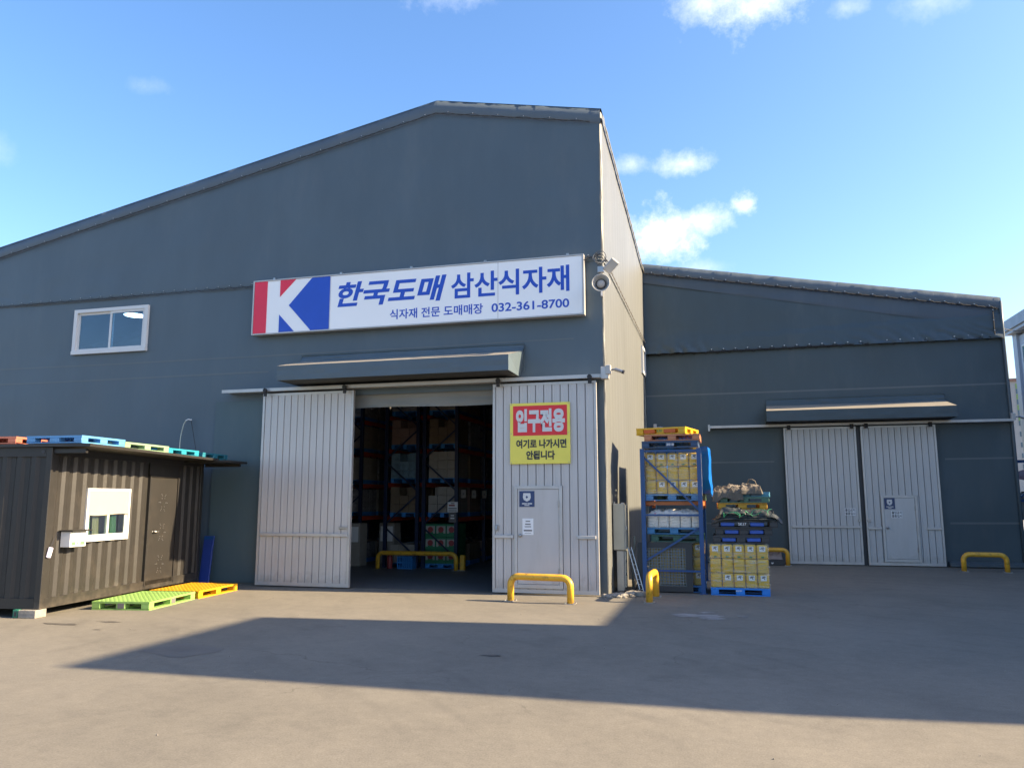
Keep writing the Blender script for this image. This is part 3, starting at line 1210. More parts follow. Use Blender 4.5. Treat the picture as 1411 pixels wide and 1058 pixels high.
# ---------------- hook and loose cable above the container
ck = thing('loose_cable', 'pale cable looping out of the tarpaulin wall above the container', 'cable', (-12.6, YA - .05, 3.9))
part('hook', MB().tube([(0.06, .0, 0), (0.0, -.06, .01), (-.05, -.08, -.02)], .018, 6), M_WHITE, ck)
part('cord', MB().tube([(-.05 - .17 * math.sin(t / 12 * PI / 2) ** .6 + .05 * (t / 12) ** 3 * 1.6, -.08, -.02 - .95 * (t / 12)) for t in range(13)], .011, 5), mat('pale cable', (0.5, 0.52, 0.42), 0.5), ck)
part('cord', MB().tube([(.06 + .2 * (t / 10), -.02, -.02 - .8 * (t / 10)) for t in range(11)], .007, 5), M_BLACK, ck)

# ================================================================== SIGNBOARD
SB = thing('signboard', 'long white wholesale signboard with a red and blue K emblem over the entrance', 'sign', (-6.8, YA - .03, 5.92))
part('board', MB().cbox(-10.85, -2.75, 16.18, 16.34, 5.92, 7.22, .012), M_SWHITE, SB, world=True)
fr = MB().box(-10.88, -2.72, 16.165, 16.345, 5.895, 5.92).box(-10.88, -2.72, 16.165, 16.345, 7.22, 7.245).box(-10.88, -10.85, 16.165, 16.345, 5.92, 7.22).box(-2.75, -2.72, 16.165, 16.345, 5.92, 7.22)
part('sign_frame', fr, M_TRIM, SB, world=True)
part('panel_joint', MB().box(-4.665, -4.655, 16.176, 16.182, 5.93, 7.21), M_TRIM, SB, world=True)
part('panel_joint', MB().box(-8.80, -8.79, 16.176, 16.182, 5.93, 7.21), M_TRIM, SB, world=True)
YF0, YF1 = 16.172, 16.182
part('emblem_red_bar', MB().prism([(-10.84, 5.93), (-10.49, 5.93), (-10.49, 7.21), (-10.84, 7.21)], YF0, YF1), M_SRED, SB, world=True)
part('emblem_red_triangle', MB().prism([(-10.14, 6.80), (-9.72, 7.21), (-10.14, 7.21)], YF0, YF1), M_SRED, SB, world=True)
part('emblem_blue_field', MB().prism([(-9.29, 5.93), (-8.81, 5.93), (-8.81, 7.21), (-9.29, 7.21), (-9.89, 6.575)], YF0, YF1), M_SBLUE, SB, world=True)
part('emblem_blue_triangle', MB().prism([(-10.14, 5.93), (-9.73, 5.93), (-10.14, 6.36)], YF0, YF1), M_SBLUE, SB, world=True)
text('한국도매', -8.60, 16.180, 6.43, 2.72, .60, M_SBLUE, SB, .030, shear=.22)
text('삼산식자재', -5.77, 16.180, 6.44, 2.73, .59, M_SBLUE, SB, .022)
text('식자재 전문 도매매장', -7.26, 16.180, 6.06, 2.25, .235, M_SBLUE, SB, .016)
text('032-361-8700', -4.81, 16.180, 6.075, 1.76, .20, M_SBLUE, SB, .018)
for x in (-10.4, -8.6, -6.8, -5.0, -3.1):
    part('sign_bracket', MB().box(x - .03, x + .03, 16.30, 16.38, 7.245, 7.33), M_STEEL, SB, world=True)

# ================================================================== YELLOW ENTRANCE SIGN
ES = thing('entrance_sign', 'square yellow and red Korean entrance notice on the right sliding door', 'sign', (-3.7, 16.12, 2.70))
part('plate', MB().cbox(-4.36, -3.05, 16.085, 16.115, 2.70, 4.00, .004), M_SYEL, ES, world=True)
part('red_panel', MB().box(-4.29, -3.11, 16.080, 16.086, 3.30, 3.94), M_RED2, ES, world=True)
text('입구전용', -4.225, 16.079, 3.37, 1.07, .50, M_WHITE, ES, .055)
text('여기로 나가시면', -4.22, 16.083, 3.03, 1.09, .19, M_INK, ES, .038)
text('안됩니다', -4.00, 16.083, 2.79, .62, .19, M_INK, ES, .038)
sc = MB()
for x in (-4.33, -3.08):
    for z in (2.73, 3.35, 3.97):
        sc.box(x - .008, x + .008, 16.078, 16.086, z - .008, z + .008)
part('screws', sc, M_STEEL, ES, world=True, stuff=True)


def shield_sticker(x, yf, z, w, h, label):
    t = thing('security_sticker', label, 'sticker', (x, yf, z), 0, 'navy security stickers')
    part('backing', MB().box(0, w, -.004, 0, 0, h), M_NAVY, t)
    s = [(.27, .87), (.73, .87), (.76, .60), (.70, .44), (.50, .33), (.30, .44), (.24, .60)]
    part('shield', MB().prism([(a * w, b * h) for a, b in s[::-1]], -.008, -.0045), M_WHITE, t)
    part('shield_mark', MB().prism([(a * w, b * h) for a, b in ((.42, .62), (.50, .52), (.58, .62), (.50, .72))], -.010, -.0085), M_NAVY, t)
    part('caption', MB().box(.18 * w, .50 * w, -.007, -.0045, .17 * h, .24 * h).box(.54 * w, .84 * w, -.007, -.0045, .17 * h, .24 * h), M_WHITE, t)
    part('caption', MB().box(.34 * w, .66 * w, -.007, -.0045, .07 * h, .12 * h), M_WHITE, t)
    return t


shield_sticker(-4.165, 16.118, 1.80, .33, .33, 'navy shield sticker on the pedestrian door beside the yellow notice')
pn = thing('paper_notice', 'white paper notice taped above the door knob of the main entrance', 'notice', (-4.10, 16.119, 1.22))
part('sheet', MB().box(0, .24, -.003, 0, 0, .34), M_LABEL, pn)
for k, (a, b, z, h) in enumerate(((.07, .17, .27, .02), (.06, .18, .21, .022), (.05, .19, .175, .008), (.05, .19, .155, .008), (.03, .21, .075, .03), (.05, .19, .03, .008))):
    part('print_line', MB().box(a, b, -.005, -.0035, z, z + h), M_PRINT, pn)

# ================================================================== HORN SPEAKER, FLOODLIGHT, CAMERAS
hs = thing('horn_speaker', 'round off-white horn loudspeaker hung on the corner beside the signboard', 'loudspeaker', (-2.31, 15.90, 6.46), rot=(R(-4), 0, R(6)))
hs.scale = (.9, .9, .9)
M_HORN = mat('horn enamel', (0.42, 0.41, 0.39), 0.4, var=0.05, dirt=.2)
part('bell', MB().lathe([(.215, -.10), (.205, -.11), (.195, -.10), (.15, .0), (.09, .07), (.05, .10), (.06, .14), (.10, .10), (.17, 0), (.207, -.09), (.215, -.10)], 30, 'Y'), M_HORN, hs, smooth=True)
part('driver_cone', MB().lathe([(0, -.06), (.06, -.055), (.098, -.02), (.10, .0), (.09, .04)], 24, 'Y'), mat('horn cone', (0.42, 0.38, 0.34), .5), hs, smooth=True)
part('driver_ring', MB().lathe([(.105, -.015), (.112, -.025), (.119, -.015)], 24, 'Y'), M_INK, hs)
part('driver_housing', MB().lathe([(.06, .12), (.085, .14), (.085, .30), (.05, .32), (0, .32)], 20, 'Y'), M_HORN, hs, smooth=True)
part('mounting_bracket', MB().tube([(0, .2, -.1), (0, .2, -.22), (.03, .25, -.24)], .022, 8).tube([(0, .22, .09), (0, .30, .30)], .02, 8), M_STEEL, hs)
fl2 = thing('floodlight', 'white floodlight angled out above the horn loudspeaker', 'floodlight', (-2.10, 15.98, 6.86), rot=(R(35), R(38), R(25)))
part('housing', MB().cbox(-.10, .10, -.02, .03, -.16, .16, .015), M_HORN, fl2)
part('lens', MB().box(-.085, .085, -.03, -.021, -.14, .14), M_HORN, fl2)
part('yoke', MB().tube([(-.14, .0, 0), (-.17, .06, 0), (-.17, .14, 0), (.0, .2, 0)], .014, 6), M_INK, fl2)
cc = thing('coiled_cable', 'tangle of dark cable coiled at the corner above the horn loudspeaker', 'cable', (-2.34, 16.0, 6.98))
mb = MB()
for k in range(4):
    rr = .07 + .02 * k
    mb.tube([(rr * math.cos(a / 14 * 2 * PI) * (.8 + .1 * k), -.02 * k + .04 * math.sin(a * .9 + k), .03 * k + rr * math.sin(a / 14 * 2 * PI)) for a in range(15)], .010, 5)
mb.tube([(-.4, .2, .12), (-.25, .1, .16), (-.1, .03, .14)], .009, 5)
mb.tube([(.1, 0, .1), (.2, .0, -.05), (.18, 0, -.2)], .012, 5)
part('cable_loops', mb, mat('grey cable', (0.10, 0.105, 0.11), .4), cc)
part('junction_box', MB().cbox(-.05, .08, -.03, .06, -.24, -.10, .01), M_STEEL, cc)


def cctv(x, y, z, rz, label, sc=1.0):
    t = thing('security_camera', label, 'camera', (x, y, z), rz, 'small security cameras')
    t.scale = (sc, sc, sc)
    part('junction_box', MB().cbox(-.055, .055, -.055, .055, -.09, .11, .012), M_HORN, t)
    part('arm', MB().tube([(.06, -.02, .0), (.13, -.02, .01), (.17, -.02, -.01)], .018, 8), M_STEEL, t)
    part('camera_body', MB().tube([(.14, -.02, .01), (.30, -.02, -.05)], .037, 10), M_STEEL, t)
    part('lens_hood', MB().tube([(.29, -.02, -.046), (.33, -.02, -.062)], .041, 10), M_INK, t)
    return t


cctv(-2.20, 15.98, 4.62, 0, 'security camera on the corner at the end of the main door rail')

# ================================================================== WAREHOUSE B
XB0, XB1, YB = -2.30, 8.20, 25.60


def roofB(x):
    return 9.72 - (x + 2.04) * 0.1797


WB = thing('warehouse', 'lower dark tarpaulin warehouse on the right with two closed sliding doors', 'warehouse', (3.0, YB, 0))
mb = tarp_wall(MB(), steps(XB0, XB1, .14), steps(0.02, 6.72, .16), YB, .022, None, None,
               lambda x, z: .018 * max(0, .5 - z) * (1 + fbm(x * 3, 0, z * 4)), 9.0)
part('lower_wall_tarpaulin', mb, M_FABB, WB, world=True, smooth=True)
hf = hem_fold(6.66, 4.0, .15, .9, .75)


def hemB(x, z):
    k = .15 + max(0.0, min(1.0, (.6 - x) / 1.8)) + max(0.0, min(1.0, (x - 2.5) / 4.0)) * .8
    # heavier horizontal flap below the slanted overlap
    line = 6.68 + .36 + (x - XB0) * .035
    return hf(x, z) * k + (.025 if z < line else 0.0)


mb = tarp_wall(MB(), steps(XB0, XB1, .07), steps(6.66, 8.3, .07), YB - .025, .022, None, lambda x: roofB(x) - .30, hemB, 14.0)
part('upper_wall_tarpaulin', mb, M_FABB, WB, world=True, smooth=True)
# slanted overlapping cloth: wedge running from the upper left to the right
mb = MB()
mb.grid(70, 8, lambda u, v: (XB0 + 10.3 * u, YB - (.050 if 0 < v < 1 else .042) - .02 * fbm((XB0 + 10.3 * u) * .6, 2, v),
                             (9.12 - 2.12 * u) * (1 - v) + (roofB(XB0 + 10.3 * u) - .32) * v))
part('overlap_cloth', mb, fabric_mat('pvc tarpaulin overlap', (0.066, 0.088, 0.112)), WB, world=True, smooth=True)
mb = MB()
verge(mb, steps(XB0, XB1 + .02, 0.08), roofB, YB - .075, .03)
part('verge_band', mb, MATS['pvc tarpaulin verge'], WB, world=True, smooth=True)
lacing(WB, [(XB0 + .1, YB - .12, roofB(XB0) - .34), (XB1 - .1, YB - .12, roofB(XB1 - .1) - .34)], pitch=.4, amp=.04, r=.013)
lacing(WB, [(XB0 + .1, YB - .10, 6.66), (XB1, YB - .10, 6.70)], pitch=.36, amp=.06, r=.015)
lacing(WB, [(XB1 - .22, YB - .12, 6.7), (XB1 - .22, YB - .12, 7.62)], pitch=.3, amp=.03, r=.012)
# lower overlap line and scuffed weld strips
for x0, x1, z, h in ((XB0, XB1, 5.30, .05), (XB0, 1.6, 3.1, .04), (6.4, XB1, 3.12, .05), (XB0, 1.6, 1.2, .04), (6.4, XB1, 1.25, .06)):
    mb = MB()
    def seam(u, v, x0=x0, x1=x1, z=z, h=h):
        x = x0 + (x1 - x0) * u
        zz = z + .01 * u + (v - .5) * h
        return (x, YB - .005 - .022 * (fbm(x * .45 + 9, 3.1, zz * .8) + .35 * fbm(x * 2.6, 9, zz * 1.1)) - .018 * max(0, .5 - zz) * 1.6, zz)
    mb.grid(90, 1, seam)
    part('welded_seam', mb, M_SEAM, WB, world=True)
part('corner_roll', MB().tube([(XB1 + .02, YB - .05, .02), (XB1 + .03, YB - .05, 4.0), (XB1 + .015, YB - .06, 7.0), (XB1 + .02, YB - .06, roofB(XB1) - .1)], .045, 10), M_FAB, WB, world=True, smooth=True)
mb = MB()
mb.box(XB1, XB1 + .04, YB - .06, YB + 20, 0, roofB(XB1))
part('far_side_wall', mb, M_FABB, WB, world=True)
part('roof', MB().prism([(XB0, roofB(XB0)), (XB1 + .06, roofB(XB1 + .06)), (XB1 + .06, roofB(XB1 + .06) + .03), (XB0, roofB(XB0) + .03)], YB + .02, YB + 22), M_FABB, WB, world=True)
# ground skirt bunched at the foot
for a, b in ((XB0, 1.9), (6.25, XB1 + .1)):
    mb = MB()
    for k in range(3):
        mb.tube([(a + (b - a) * t / 24, YB - .10 - .09 * k + .03 * noise.noise(Vector((t * .7, k, 0))), .045 + .035 * (2 - k) + .015 * noise.noise(Vector((t * .9, k, 5)))) for t in range(25)], .05 - .008 * k, 7)
    part('bunched_hem', mb, M_FABB, WB, world=True, smooth=True)
# doors
part('door_gap', MB().box(3.94, 4.14, 25.47, 25.50, .02, 4.1), M_INK, WB, world=True)
sliding_door(WB, 1.90, 3.97, 25.38, 4.13, .03, M_DOORB, 11, bars=((2.0, 3.94),), label='left closed sliding door leaf', barz=1.13)
sliding_door(WB, 4.10, 6.16, 25.38, 4.13, .03, M_DOORB, 11, wicket=(4.53, 5.52, .13, 2.06), bars=((4.13, 4.52), (5.72, 6.12)), label='right closed sliding door leaf with a pedestrian door in it', barz=1.10)
rb = part('door_rail', MB().box(-.32, 8.22, 25.28, 25.37, 4.17, 4.245).box(-.30, 8.20, 25.37, YB - .02, 4.18, 4.22), M_TRIM, WB, world=True)
for x in (2.05, 3.85, 4.25, 6.0):
    part('roller_hanger', MB().box(x - .05, x + .05, 25.235, 25.25, 4.06, 4.20), M_BLACK, rb, world=True)
part('rail_end_stop', MB().box(-.36, -.30, 25.24, 25.40, 4.08, 4.28), M_STEEL, rb, world=True)
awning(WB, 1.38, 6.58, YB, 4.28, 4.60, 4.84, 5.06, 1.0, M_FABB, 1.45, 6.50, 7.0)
for x, z in ((3.92, 1.32), (4.18, 1.32)):
    part('latch', MB().cbox(x - .05, x + .05, 25.33, 25.37, z - .03, z + .03, .008), M_STEEL, WB, world=True)
shield_sticker(4.62, 25.36, 1.66, .29, .32, 'navy shield sticker on the pedestrian door of the right warehouse')
for x, z, lb, yf in ((3.52, 1.47, 'small white Korean notice on the left leaf of the right warehouse door', 25.372), (4.79, 1.40, 'small white Korean notice under the shield sticker on the right warehouse', 25.358)):
    t = thing('paper_notice', lb, 'notice', (x, yf, z), 0, 'small door notices')
    part('sheet', MB().box(0, .30, -.004, 0, 0, .21), M_LABEL, t)
    text('출입금지', x + .015, yf - .0045, z + .115, .27, .085, M_INK, t, .02, depth=.002)
    text('물품입시', x + .015, yf - .0045, z + .015, .27, .085, M_INK, t, .02, depth=.002)
cctv(-2.02, 25.42, 4.25, 0, 'security camera in the inner corner above the pallet rack')
cctv(8.22, 25.40, 4.30, 0, 'security camera at the far right end of the second door rail')
cb = thing('overhead_cable', 'thin black cable running from the right warehouse towards the white building', 'cable', (8.2, 25.5, 6.95))
part('wire', MB().tube([(t * .45, t * 1.1, -.02 * t * (10 - t) * .2 + t * .21) for t in range(11)], .014, 5), M_INK, cb)

# ================================================================== BARRIERS
def barrier(a, b, h, label, r=.066):
    a, b = Vector(a), Vector(b)
    c = (a + b) / 2
    t = thing('yellow_barrier', label, 'barrier', (c.x, c.y, 0), math.atan2(b.y - a.y, b.x - a.x), 'yellow tube barriers')
    L2 = (b - a).length / 2
    rc = .16
    pts = [(-L2, 0, 0.01), (-L2, 0, h - rc)]
    for k in range(1, 7):
        an = k / 6 * PI / 2
        pts.append((-L2 + rc - rc * math.cos(an), 0, h - rc + rc * math.sin(an)))
    pts += [(-p[0], 0, p[2]) for p in pts[::-1]]
    part('tube', MB().tube(pts, r, 16), M_YEL, t, smooth=True)
    for s in (-1, 1):
        part('foot_plate', MB().box(s * L2 - .10, s * L2 + .10, -.10, .10, 0, .012), M_STEEL, t)
        bo = MB()
        for i in (-1, 1):
            for j in (-1, 1):
                bo.lathe([(.012, .012), (.012, .03), (0, .03)], 6, 'Z', (s * L2 + i * .08, j * .08, 0))
        part('anchor_bolts', bo, M_STEEL, t, stuff=True)
    return t


barrier((-4.07, 15.05), (-2.86, 14.92), .47, 'yellow tube barrier in front of the pedestrian door under the yellow notice')
barrier((-1.43, 15.47), (-1.38, 16.40), .50, 'yellow tube barrier seen end on beside the pallet rack')
barrier((-9.58, 20.9), (-7.22, 20.9), .46, 'long dull yellow barrier guarding the racks inside the entrance', .062)
barrier((.55, 24.9), (1.80, 24.9), .46, 'yellow tube barrier behind the stack of cans, left of the closed doors')
barrier((6.27, 24.08), (7.29, 24.0), .46, 'yellow tube barrier right of the closed sliding doors')

# ================================================================== PALLETS
def plate_mesh(mb, x0, x1, y0, y1, z0, z1, nx, ny, fr=.55):
    """perforated plate: every cell has a square hole"""
    cw, cd = (x1 - x0) / nx, (y1 - y0) / ny
    for i in range(nx):
        for j in range(ny):
            ax, bx_ = x0 + i * cw, x0 + (i + 1) * cw
            ay, by_ = y0 + j * cd, y0 + (j + 1) * cd
            hx0, hx1 = ax + cw * (1 - fr) / 2, bx_ - cw * (1 - fr) / 2
            hy0, hy1 = ay + cd * (1 - fr) / 2, by_ - cd * (1 - fr) / 2
            for z, flip in ((z1, False), (z0, True)):
                n = len(mb.v)
                mb.v += [(ax, ay, z), (bx_, ay, z), (bx_, by_, z), (ax, by_, z), (hx0, hy0, z), (hx1, hy0, z), (hx1, hy1, z), (hx0, hy1, z)]
                for k in range(4):
                    q = (n + k, n + (k + 1) % 4, n + 4 + (k + 1) % 4, n + 4 + k)
                    mb.f.append(q[::-1] if flip else q)
            n = len(mb.v)
            a = n - 16 + 4
            b = n - 8 + 4
            for k in range(4):
                mb.f.append((a + k, a + (k + 1) % 4, b + (k + 1) % 4, b + k))
    n = len(mb.v)
    mb.v += [(x0, y0, z0), (x1, y0, z0), (x1, y1, z0), (x0, y1, z0), (x0, y0, z1), (x1, y0, z1), (x1, y1, z1), (x0, y1, z1)]
    for q in ((0, 1, 5, 4), (1, 2, 6, 5), (2, 3, 7, 6), (3, 0, 4, 7)):
        mb.f.append(tuple(n + i for i in q))
    return mb


_pal = {}


def pallet_parts(w, d, h):
    key = (w, d, h)
    if key in _pal:
        return _pal[key]
    top = plate_mesh(MB(), 0, w, 0, d, h - .035, h, 13, 13, .5)
    bot = MB()
    t = .022
    for a, b in ((0, .12), (w / 2 - .07, w / 2 + .07), (w - .12, w)):
        bot.box(a, b, 0.005, d - .005, 0, t)
    for a, b in ((0, .12), (d / 2 - .07, d / 2 + .07), (d - .12, d)):
        bot.box(.005, w - .005, a + .001, b - .001, 0.002, t - .003)
    blk = {}
    for i, (a, b) in enumerate(((.0, .16), (w / 2 - .09, w / 2 + .09), (w - .16, w))):
        for j, (c, e) in enumerate(((.0, .16), (d / 2 - .09, d / 2 + .09), (d - .16, d))):
            k = (round(b - a, 3), round(e - c, 3))
            if k not in blk:
                blk[k] = MB().cbox(0, b - a, 0, e - c, t, h - .034, .008)
            blk[(i, j)] = (k, (a, c, 0))
    _pal[key] = (top, bot, blk)
    return _pal[key]


_palme = {}


def pallet(label, x, y, z, col, colname, w=1.1, d=1.1, h=.15, rz=0.0, group=None, name='plastic_pallet', rot=None, plug=None):
    """x, y: near left corner; z: underside"""
    m = pal_mat(colname, col)
    t = thing(name, label, 'pallet', (x, y, z), rz, group, rot)
    top, bot, blk = pallet_parts(w, d, h)
    key = (w, d, h, colname)
    if key not in _palme:
        bm = {k: v.mesh('block', m) for k, v in blk.items() if isinstance(v, MB)}
        _palme[key] = (top.mesh('top_deck', m), bot.mesh('bottom_deck', m), bm)
    tm, bo, bm = _palme[key]
    part('top_deck', tm, m, t)
    part('bottom_deck', bo, m, t)
    for i in range(3):
        for j in range(3):
            k, loc = blk[(i, j)]
            part('block', bm[k], m, t, loc=loc)
    if plug:
        for a in (.19, w / 2 + .12):
            part('fork_opening_insert', MB().cbox(a, a + .27, .03, .12, .035, h - .045, .006), plug, t)
    return t


# small prints on pallet faces
def pallet_print(t, body, x, z, w, h, m):
    me = text_mesh(body, w, h, .01, .002)
    me.materials.append(m)
    part('lettering', me, m, t, loc=(x, -.0008, z))


# ================================================================== CONTAINER OFFICE
CA = math.atan2(.12, .993)
CO = thing('container_office', 'dark corrugated container office raised on blocks, with a small window and a flat roof sheet', 'container', (-11.18, 10.95, 0), CA)
CL, CWD, CZ0, CZ1 = 4.95, 3.0, .14, 2.86


def corr(length, z0, z1, pitch=.28, depth=.036, axis='y', hole=None, phase=0.0, step=.02):
    """trapezoid corrugated sheet; runs along +axis, ribs vertical. Outer face at 0."""
    s_vals = [0.0]
    s = -phase
    prof = []
    while s < length:
        prof += [(s, 0), (s + pitch * .30, 0), (s + pitch * .5, depth), (s + pitch * .80, depth)]
        s += pitch
    prof = [(min(max(a, 0), length), b) for a, b in prof if -pitch < a < length + pitch]
    pts = []
    for a, b in prof:
        if not pts or a - pts[-1][0] > 1e-4:
            pts.append((a, b))
    if pts[-1][0] < length:
        pts.append((length, pts[-1][1]))
    if hole:
        for hx in hole[:2]:
            for i in range(len(pts) - 1):
                if pts[i][0] + 1e-4 < hx < pts[i + 1][0] - 1e-4:
                    f = (hx - pts[i][0]) / (pts[i + 1][0] - pts[i][0])
                    pts.insert(i + 1, (hx, pts[i][1] + f * (pts[i + 1][1] - pts[i][1])))
                    break
    zz = [z0, z1] if not hole else [z0, hole[2], hole[3], z1]
    mb = MB()
    n = len(pts)
    for z in zz:
        for a, b in pts:
            mb.v.append((-b, a, z) if axis == 'y' else (a, b, z))
    for j in range(len(zz) - 1):
        for i in range(n - 1):
            mid = (pts[i][0] + pts[i + 1][0]) / 2
            if hole and j == 1 and hole[0] < mid < hole[1]:
                continue
            q = (j * n + i, j * n + i + 1, (j + 1) * n + i + 1, (j + 1) * n + i)
            mb.f.append(q)
    return mb


DY0, DY1, DZ0, DZ1 = 2.92, 3.88, .22, 2.42
CWY0, CWY1, CWZ0, CWZ1 = .95, 2.22, 1.20, 2.17
part('side_wall', corr(DY0 - .06 - .10, CZ0 + .16, CZ1 - .14, hole=(CWY0 - .10, CWY1 - .10, CWZ0, CWZ1)), M_CONT, CO, loc=(0, .10, 0))
part('side_wall', corr(CL - DY1 - .16, CZ0 + .16, CZ1 - .14), M_CONT, CO, loc=(0, DY1 + .06, 0))
part('wall_header', MB().box(-.03, -.005, DY0 - .06, DY1 + .06, DZ1 + .05, CZ1 - .14), M_CONT, CO)
part('front_wall', corr(CWD - .2, CZ0 + .16, CZ1 - .14, axis='x'), M_CONT2, CO, loc=(-CWD + .10, 0.0, 0))
part('base_rail', MB().box(-.06, .012, .10, CL - .10, CZ0, CZ0 + .17), M_CONT, CO)
part('base_rail', MB().box(-CWD + .10, -.10, -.012, .06, CZ0, CZ0 + .17), M_CONT2, CO)
part('top_rail', MB().box(-.06, .012, .10, CL - .10, CZ1 - .14, CZ1), M_CONT2, CO)
part('top_rail', MB().box(-CWD + .10, -.10, -.012, .06, CZ1 - .16, CZ1), M_CONT2, CO)
for x in (-CWD, -.10):
    for y in (0, CL - .10):
        part('corner_post', MB().cbox(x, x + .115, y - .015, y + .10, CZ0, CZ1, .006), M_CONT if x > -1 else M_CONT2, CO)
part('end_walls', MB().box(-CWD, -CWD + .05, .1, CL - .1, CZ0, CZ1).box(-CWD + .1, -.1, CL - .06, CL, CZ0, CZ1).box(-CWD + .1, -.06, .06, CL - .06, CZ1 - .06, CZ1 - .02)
     .box(-CWD + .1, -.06, .06, CL - .06, CZ0 + .02, CZ0 + .06), M_CONT2, CO)
part('lifting_hole', MB().lathe([(0, 0), (.035, 0), (.035, .004), (0, .004)], 14, 'Y', (-.16, -.018, CZ1 - .07)), M_INK, CO)
# roof sheet: two lapped slabs, overhanging
part('roof_sheet', MB().box(-CWD - .2, .76, -.10, 4.22, 2.865, 2.915), M_CONT, CO, rot=(R(-.6), 0, 0), label='front roof sheet overhanging the window side')
part('roof_sheet', MB().box(-CWD - .2, .98, 4.10, 5.15, 2.79, 2.838), M_CONT2, CO, label='darker back roof sheet reaching out towards the warehouse')
part('roof_outrigger', MB().box(.012, .62, .02, .08, 2.76, 2.83), M_CONT2, CO)
part('roof_outrigger', MB().box(.012, .88, 4.98, 5.04, 2.72, 2.785), M_CONT2, CO)
# window
cw = part('window', MB().box(-.05, .035, CWY0 - .0, CWY0 + .045, CWZ0, CWZ1).box(-.05, .035, CWY1 - .045, CWY1, CWZ0, CWZ1).box(-.05, .035, CWY0 + .045, CWY1 - .045, CWZ1 - .045, CWZ1)
          .box(-.05, .045, CWY0 + .045, CWY1 - .045, CWZ0, CWZ0 + .06), M_WHITE, CO)
mid = (CWY0 + CWY1) / 2
for a, b, dx in ((CWY0 + .045, mid + .03, .012), (mid - .03, CWY1 - .045, -.014)):
    s_ = MB()
    s_.box(dx - .01, dx + .012, a, a + .05, CWZ0 + .06, CWZ1 - .045).box(dx - .01, dx + .012, b - .05, b, CWZ0 + .06, CWZ1 - .045)
    s_.box(dx - .01, dx + .012, a + .05, b - .05, CWZ0 + .06, CWZ0 + .12).box(dx - .01, dx + .012, a + .05, b - .05, CWZ1 - .10, CWZ1 - .045)
    s_.box(dx - .01, dx + .012, a + .05, b - .05, CWZ0 + .50, CWZ0 + .53)
    part('sash', s_, M_WHITE, cw)
    part('pane', MB().box(dx - .003, dx + .001, a + .05, b - .05, CWZ0 + .12, CWZ1 - .10), M_GLASS2, cw)
bl = MB()
bl.grid(12, 6, lambda u, v: (.030 + .004 * math.sin(u * 5) * (1 - v), CWY0 + .03 + u * (CWY1 - CWY0 - .06), CWZ1 - .03 - (1 - v) * (.46 + .012 * math.sin(u * 6))))
part('blind', bl, mat('cream roller blind', (0.40, 0.335, 0.24), .7, var=.03), cw, smooth=True)
M_CURT = mat('green curtain', (0.05, 0.15, 0.07), .8, var=.1)
M_CREAM = mat('cream paper', (0.30, 0.25, 0.17), .7, var=.05)
for a, b, m_ in ((CWY0 + .06, CWY0 + .26, M_CURT), (CWY0 + .30, CWY0 + .50, M_CREAM), (mid + .16, mid + .38, M_CURT)):
    part('curtain', MB().grid(10, 1, lambda u, v: (-.075 - .012 * math.sin(u * 14), a + (b - a) * u + (.04 * (1 - v)), CWZ0 + .1 + .5 * v)), m_, cw)
# door
dr = part('door', MB().cbox(-.02, .012, DY0, DY1, DZ0, DZ1, .004), M_CONT, CO)
part('handle', MB().lathe([(.0, .075), (.022, .07), (.026, .05), (.012, .04), (.012, .012), (.034, .012)], 12, 'Y').xform(Matrix.Translation((0, DY0 + .16, 1.30)) @ Matrix.Rotation(-PI / 2, 4, 'Z')).tube([(.06, DY0 + .16, 1.30), (.065, DY0 + .28, 1.295)], .012, 8), M_STEEL, dr, smooth=True)
rv = MB()
for k in range(3):
    for z0_ in (.62, 1.28, 1.90):
        for i in range(6):
            an = i / 6 * PI * 2
            rr = .10 + .05 * (k % 2)
            rv.box(.012, .017, DY0 + .46 + rr * math.cos(an + k) - .008, DY0 + .46 + rr * math.cos(an + k) + .008, z0_ + rr * math.sin(an + k) * (1 + .3 * k) - .008, z0_ + rr * math.sin(an + k) * (1 + .3 * k) + .008)
part('studs', rv, M_STEEL, dr, stuff=True)
part('door_frame', MB().box(-.05, .022, DY0 - .06, DY0 - .02, DZ0 - .02, DZ1 + .05).box(-.05, .022, DY1 + .015, DY1 + .06, DZ0 - .02, DZ1 + .05).box(-.05, .022, DY0 - .02, DY1 + .015, DZ1 + .012, DZ1 + .05), M_CONT2, CO)
part('door_gap', MB().box(-.05, -.022, DY0 - .02, DY0, DZ0, DZ1), M_INK, CO)


def cworld(x, y, z):
    return WM[CO] @ Vector((x, y, z))


# white box with small roof beside the window
p = cworld(.0, .33, 1.14)
bx_ = thing('wall_box', 'small white box with a grey lid and green marks, fixed beside the container window', 'wall box', p, CA)
part('body', MB().cbox(.01, .20, .03, .44, 0, .27, .006), M_WHITE, bx_)
part('lid', MB().cbox(.0, .27, -.01, .50, .272, .295, .004), M_CONT, bx_)
M_GRN = mat('dull green decal', (0.12, 0.26, 0.13), .5)
part('decal', MB().box(.2005, .203, .07, .17, .03, .09), M_GRN, bx_)
part('decal', MB().box(.2005, .203, .29, .40, .03, .09), M_GRN, bx_)
part('emblem', MB().box(.2005, .203, .21, .25, .05, .08), M_GRN, bx_)
